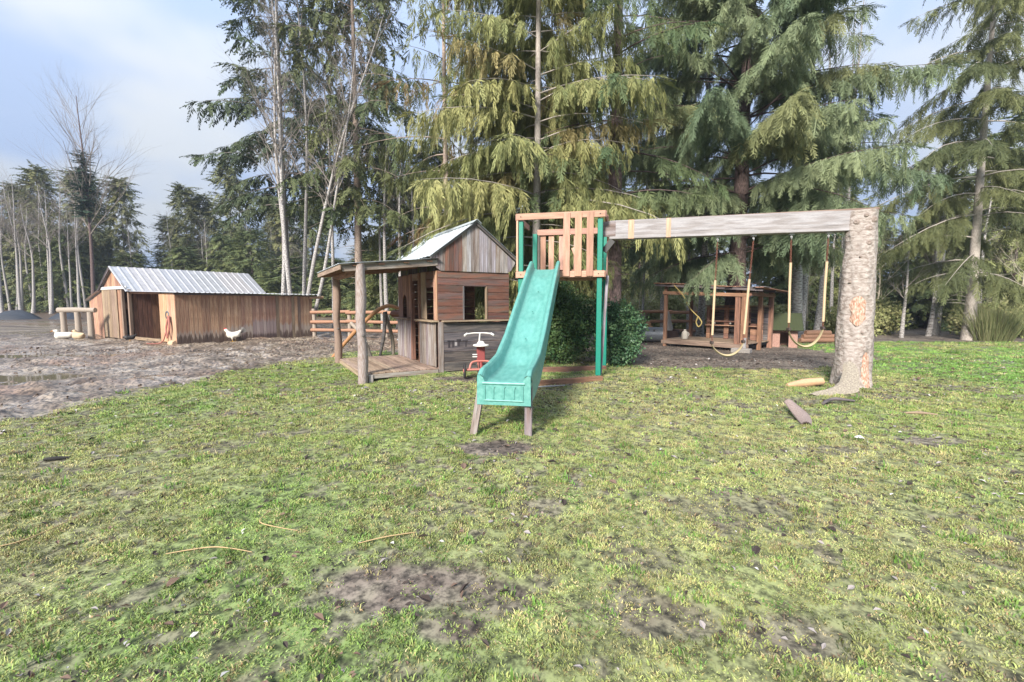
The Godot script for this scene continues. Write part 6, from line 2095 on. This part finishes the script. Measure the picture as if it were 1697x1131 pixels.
	part(rope, "loop", log_mesh([Vector3(0.42, 1.06, 0.1), Vector3(0.36, 0.85, 0.1), Vector3(0.45, 0.72, 0.1), Vector3(0.55, 0.85, 0.1), Vector3(0.42, 1.06, 0.1)], [0.02, 0.02], 7, 0.2), plain_mat("old_rope", lin(0.36, 0.28, 0.10), 0.9))
	var jug := thing("white_jug", "weathered white jug standing on the hutch floor's left end", "jug", t.transform * Vector3(0.62, 0.235, -0.35))
	var q := MB.new()
	q.lathe(PackedVector2Array([Vector2(0, 0), Vector2(0.1, 0.0), Vector2(0.11, 0.03), Vector2(0.11, 0.2), Vector2(0.08, 0.27), Vector2(0.04, 0.3), Vector2(0.045, 0.34), Vector2(0, 0.345)]), 18)
	part(jug, "bottle", q.commit(), grainy("dirty_white", Color(0.6, 0.58, 0.52), Color(0.35, 0.31, 0.26), Vector3(5, 5, 5), 0.6, 1.6, 0.2))
	part(jug, "handle", log_mesh([Vector3(0.1, 0.24, 0), Vector3(0.15, 0.18, 0), Vector3(0.11, 0.1, 0)], [0.015, 0.015], 7, 0.0), knob)
	var st := thing("stepping_block", "pale concrete block on the earth at the hutch's front corner", "block", t.transform * Vector3(W - 0.05, 0.03, 0.32), deg_to_rad(-40))
	q = MB.new()
	q.box(Vector3(0.55, 0.16, 0.3), 0.02)
	part(st, "slab", q.commit(), grainy("old_concrete", Color(0.42, 0.39, 0.36), Color(0.28, 0.25, 0.22), Vector3(3, 3, 3), 0.95, 1.5, 1.0))
	var wp := thing("white_post", "whitened leaning split post behind the hutch's left post", "post", Vector3(6.35, 0, -18.6))
	part(wp, "pole", log_mesh([Vector3(0.1, -0.2, 0), Vector3(0.03, 0.5, 0), Vector3(-0.05, 1.15, 0)], [0.1, 0.14, 0.07], 8, 0.3), grainy("whitewash", Color(0.66, 0.64, 0.62), Color(0.45, 0.42, 0.4), Vector3(4, 4, 4), 0.9, 1.6, 1.0))


func build_kennel() -> void:
	var t := thing("doghouse", "small pink doghouse with mossy dark roof right of the hutch", "doghouse", Vector3(9.45, 0, -16.0), deg_to_rad(-25))
	var pink := grainy("faded_pink_boards", Color(0.42, 0.255, 0.205), Color(0.30, 0.17, 0.135), Vector3(4, 1, 4), 0.85, 1.6, 0.5)
	var q := MB.new()
	q.prism(PackedVector2Array([Vector2(-0.42, -0.05), Vector2(-0.1, -0.05), Vector2(-0.1, 0.5), Vector2(0.16, 0.5), Vector2(0.16, -0.05), Vector2(0.42, -0.05), Vector2(0.42, 0.62), Vector2(-0.42, 0.62)]), 0.03, Transform3D(Basis(), Vector3(0, 0, 0.4)))
	part(t, "front", q.commit(), pink)
	q = MB.new()
	q.box(Vector3(0.03, 0.67, 0.8), 0.004, Transform3D(Basis(), Vector3(-0.41, 0.28, -0.02)))
	q.box(Vector3(0.03, 0.67, 0.8), 0.004, Transform3D(Basis(), Vector3(0.41, 0.28, -0.02)))
	q.box(Vector3(0.79, 0.67, 0.03), 0.004, Transform3D(Basis(), Vector3(0, 0.28, -0.42)))
	part(t, "walls", q.commit(), pink)
	var moss := grainy("mossy_roof", Color(0.055, 0.075, 0.028), Color(0.03, 0.033, 0.02), Vector3(4, 4, 4), 0.95, 1.8, 3.0)
	for s in [1, -1]:
		q = MB.new()
		q.box(Vector3(1.12, 0.045, 0.86), 0.01, Transform3D(Basis(Vector3.RIGHT, s * 0.72), Vector3(0, 0.86, s * 0.3)))
		part(t, "roof_slope", q.commit(), moss)
	for s in [1, -1]:
		q = MB.new()
		q.prism(PackedVector2Array([Vector2(-0.42, 0.6), Vector2(0.42, 0.6), Vector2(0, 1.05)]), 0.03, Transform3D(Basis(Vector3.UP, PI / 2), Vector3(s * 0.4, 0, 0)))
		part(t, "gable", q.commit(), pink)


# ---------------------------------------------------------------- hens and geese
func build_birds() -> void:
	var white := grainy("white_plumage", Color(0.78, 0.76, 0.70), Color(0.62, 0.58, 0.50), Vector3(9, 9, 9), 0.9, 1.5, 0.5)
	var h := thing("hen", "white rooster pecking along the barn's front wall", "hen", Vector3(-10.9, ground_y(-10.9, -17.9), -17.9), deg_to_rad(8))
	# body faces -x
	h.scale = Vector3.ONE * 1.05
	part(h, "body", skin([[Vector3(-0.12, 0.24, 0), Vector3(0.14, 0.27, 0), 0.11, 0.10], [Vector3(-0.14, 0.28, 0), Vector3(-0.24, 0.42, 0), 0.08, 0.045], [Vector3(-0.24, 0.42, 0), Vector3(-0.29, 0.43, 0), 0.05, 0.03], [Vector3(0.14, 0.28, 0), Vector3(0.27, 0.42, 0), 0.08, 0.035],
		[Vector3(-0.02, 0.17, 0.05), Vector3(-0.03, 0.09, 0.05), 0.045, 0.02], [Vector3(0.03, 0.17, -0.05), Vector3(0.03, 0.09, -0.05), 0.045, 0.02]], 0.018, 0.018), white)
	var yl := plain_mat("yellow_leg", lin(0.45, 0.26, 0.06), 0.6)
	for s in [[-0.03, 0.05], [0.03, -0.05]]:
		var q := MB.new()
		q.tube(PackedVector3Array([Vector3(s[0], 0.11, s[1]), Vector3(s[0] + 0.012, 0.06, s[1]), Vector3(s[0], 0.0, s[1])]), PackedFloat32Array([0.013, 0.011, 0.011]), 6)
		for a in [-0.6, 0.0, 0.6, PI]:
			q.tube(PackedVector3Array([Vector3(s[0], 0.006, s[1]), Vector3(s[0] - cos(a) * 0.06, 0.002, s[1] + sin(a) * 0.06)]), PackedFloat32Array([0.01, 0.005]), 5)
		part(h, "leg", q.commit(), yl)
	var q2 := MB.new()
	q2.tube(PackedVector3Array([Vector3(-0.32, 0.43, 0), Vector3(-0.365, 0.415, 0)]), PackedFloat32Array([0.018, 0.003]), 6)
	part(h, "beak", q2.commit(), yl)
	q2 = MB.new()
	q2.prism(PackedVector2Array([Vector2(-0.33, 0.45), Vector2(-0.34, 0.51), Vector2(-0.30, 0.49), Vector2(-0.28, 0.53), Vector2(-0.25, 0.49), Vector2(-0.21, 0.5), Vector2(-0.23, 0.45)]), 0.014)
	part(h, "comb", q2.commit(), plain_mat("red_comb", lin(0.4, 0.03, 0.03), 0.6))
	q2 = MB.new()
	for k in 6:
		var a := 0.25 + 0.2 * k
		q2.prism(PackedVector2Array([Vector2(0.22, 0.36), Vector2(0.26 + 0.16 * cos(a), 0.36 + 0.2 * sin(a)), Vector2(0.3 + 0.16 * cos(a - 0.2), 0.36 + 0.18 * sin(a - 0.2)), Vector2(0.25, 0.32)]), 0.01, Transform3D(Basis(), Vector3(0, 0, (k - 2.5) * 0.012)))
	part(h, "tail", q2.commit(), plain_mat("dark_tail", lin(0.16, 0.15, 0.14), 0.7))
	# two geese resting by the hitching rail
	for s in [[-18.65, -19.05, 0.5, white, "white goose sitting between the hitching rail's left posts"], [-18.0, -19.0, -0.4, grainy("buff_plumage", Color(0.58, 0.47, 0.32), Color(0.42, 0.32, 0.2), Vector3(9, 9, 9), 0.9, 1.5, 0.5), "buff goose sitting between the hitching rail's right posts"]]:
		var g := thing("goose", s[4], "goose", Vector3(s[0], ground_y(s[0], s[1]) - 0.01, s[1]), s[2])
		part(g, "body", skin([[Vector3(-0.16, 0.16, 0), Vector3(0.16, 0.17, 0), 0.15, 0.13], [Vector3(0.16, 0.18, 0), Vector3(0.36, 0.26, 0), 0.1, 0.03], [Vector3(-0.2, 0.2, 0), Vector3(-0.22, 0.36, 0.03), 0.08, 0.045], [Vector3(-0.22, 0.36, 0.03), Vector3(-0.3, 0.37, 0.04), 0.05, 0.04]], 0.022, 0.02), s[3])
		var q := MB.new()
		q.tube(PackedVector3Array([Vector3(-0.33, 0.365, 0.045), Vector3(-0.41, 0.345, 0.055)]), PackedFloat32Array([0.025, 0.01]), 7)
		part(g, "beak", q.commit(), plain_mat("orange_beak", lin(0.5, 0.2, 0.04), 0.5))
	var dk := thing("hen", "small black hen scratching in front of the open stall", "hen", Vector3(-14.55, ground_y(-14.55, -17.4), -17.4), 0.7)
	part(dk, "body", skin([[Vector3(-0.08, 0.17, 0), Vector3(0.08, 0.18, 0), 0.08, 0.075], [Vector3(-0.1, 0.2, 0), Vector3(-0.19, 0.2, 0), 0.05, 0.03], [Vector3(0.1, 0.2, 0), Vector3(0.2, 0.29, 0), 0.05, 0.02]], 0.018, 0.015), plain_mat("black_plumage", lin(0.02, 0.018, 0.018), 0.6))
	for z in [-0.035, 0.035]:
		var q := MB.new()
		q.tube(PackedVector3Array([Vector3(0, 0.12, z), Vector3(0, 0.0, z)]), PackedFloat32Array([0.012, 0.01]), 5)
		part(dk, "leg", q.commit(), yl)


# ---------------------------------------------------------------- the scene
func _ready() -> void:
	R.seed = 1
	# camera
	var cam := Camera3D.new()
	cam.name = "camera"
	cam.fov = 73.3
	cam.near = 0.05
	cam.far = 600.0
	cam.position = Vector3(0, 1.5, 0)
	cam.rotation_degrees = Vector3(-4.74, 0, 0)
	add_child(cam)
	cam.current = true
	# sky and exposure
	var env := Environment.new()
	env.background_mode = Environment.BG_SKY
	env.sky = Sky.new()
	env.sky.sky_material = thin_cloud_sky()
	env.tonemap_mode = Environment.TONE_MAPPER_LINEAR
	env.tonemap_exposure = 1.8
	env.sdfgi_enabled = true
	env.ssao_enabled = true
	env.ssil_enabled = true
	env.fog_enabled = true
	env.fog_density = 0.0007
	env.fog_light_color = Color(0.74, 0.80, 0.88)
	var we := WorldEnvironment.new()
	we.name = "environment"
	we.environment = env
	add_child(we)
	# hazy sun behind the camera's left shoulder
	var sun := DirectionalLight3D.new()
	sun.name = "sun"
	sun.light_energy = 1.4
	sun.light_color = Color(1.0, 0.965, 0.92)
	sun.light_angular_distance = 12.0
	sun.shadow_enabled = true
	sun.rotation_degrees = Vector3(-31, -26, 0)
	add_child(sun)
	N1.seed = 3
	N1.frequency = 0.02
	N1.fractal_octaves = 3
	N2.seed = 5
	N2.frequency = 0.03
	N2.fractal_octaves = 4
	N3.seed = 9
	N3.frequency = 0.05
	build_ground()
	build_playhouse()
	build_tower()
	build_slide()
	build_swings()
	build_barn()
	build_yard()
	build_tricycle()
	build_trees()
	R.seed = 900
	build_turf()


# thin bright cloud with pale blue between; brighter overhead as a clouded sky is
func thin_cloud_sky() -> PanoramaSkyMaterial:
	var f := FastNoiseLite.new()
	f.seed = 12
	f.frequency = 0.9
	f.fractal_octaves = 5
	var w := 768
	var h := 384
	var im := Image.create(w, h, false, Image.FORMAT_RGBF)
	for j in h:
		var el := PI * (0.5 - (j + 0.5) / h)
		var sy := sin(el)
		for i in w:
			var az := TAU * (i + 0.5) / w
			var d := Vector3(sin(az) * cos(el), maxf(sy, 0.0), cos(az) * cos(el))
			var k := 1.0 / (d.y + 0.28)
			var n := f.get_noise_3d(d.x * k, d.z * k * 1.0, 3.0) + 0.35 * f.get_noise_3d(d.x * k * 3.0, d.z * k * 3.0, 9.0)
			var c := smoothstep(-0.22, 0.36, n)
			var lift := 0.42 + 0.74 * d.y
			var blue := Color(0.31, 0.48, 0.84)
			var cloud := Color(0.68, 0.735, 0.81)
			var q := blue.lerp(cloud, 0.4 + 0.6 * c) * lift
			if sy < 0.0:
				q = Color(0.2, 0.19, 0.16).lerp(q, exp(sy * 25.0))
			im.set_pixel(i, j, q)
	var m := PanoramaSkyMaterial.new()
	m.panorama = ImageTexture.create_from_image(im)
	return m
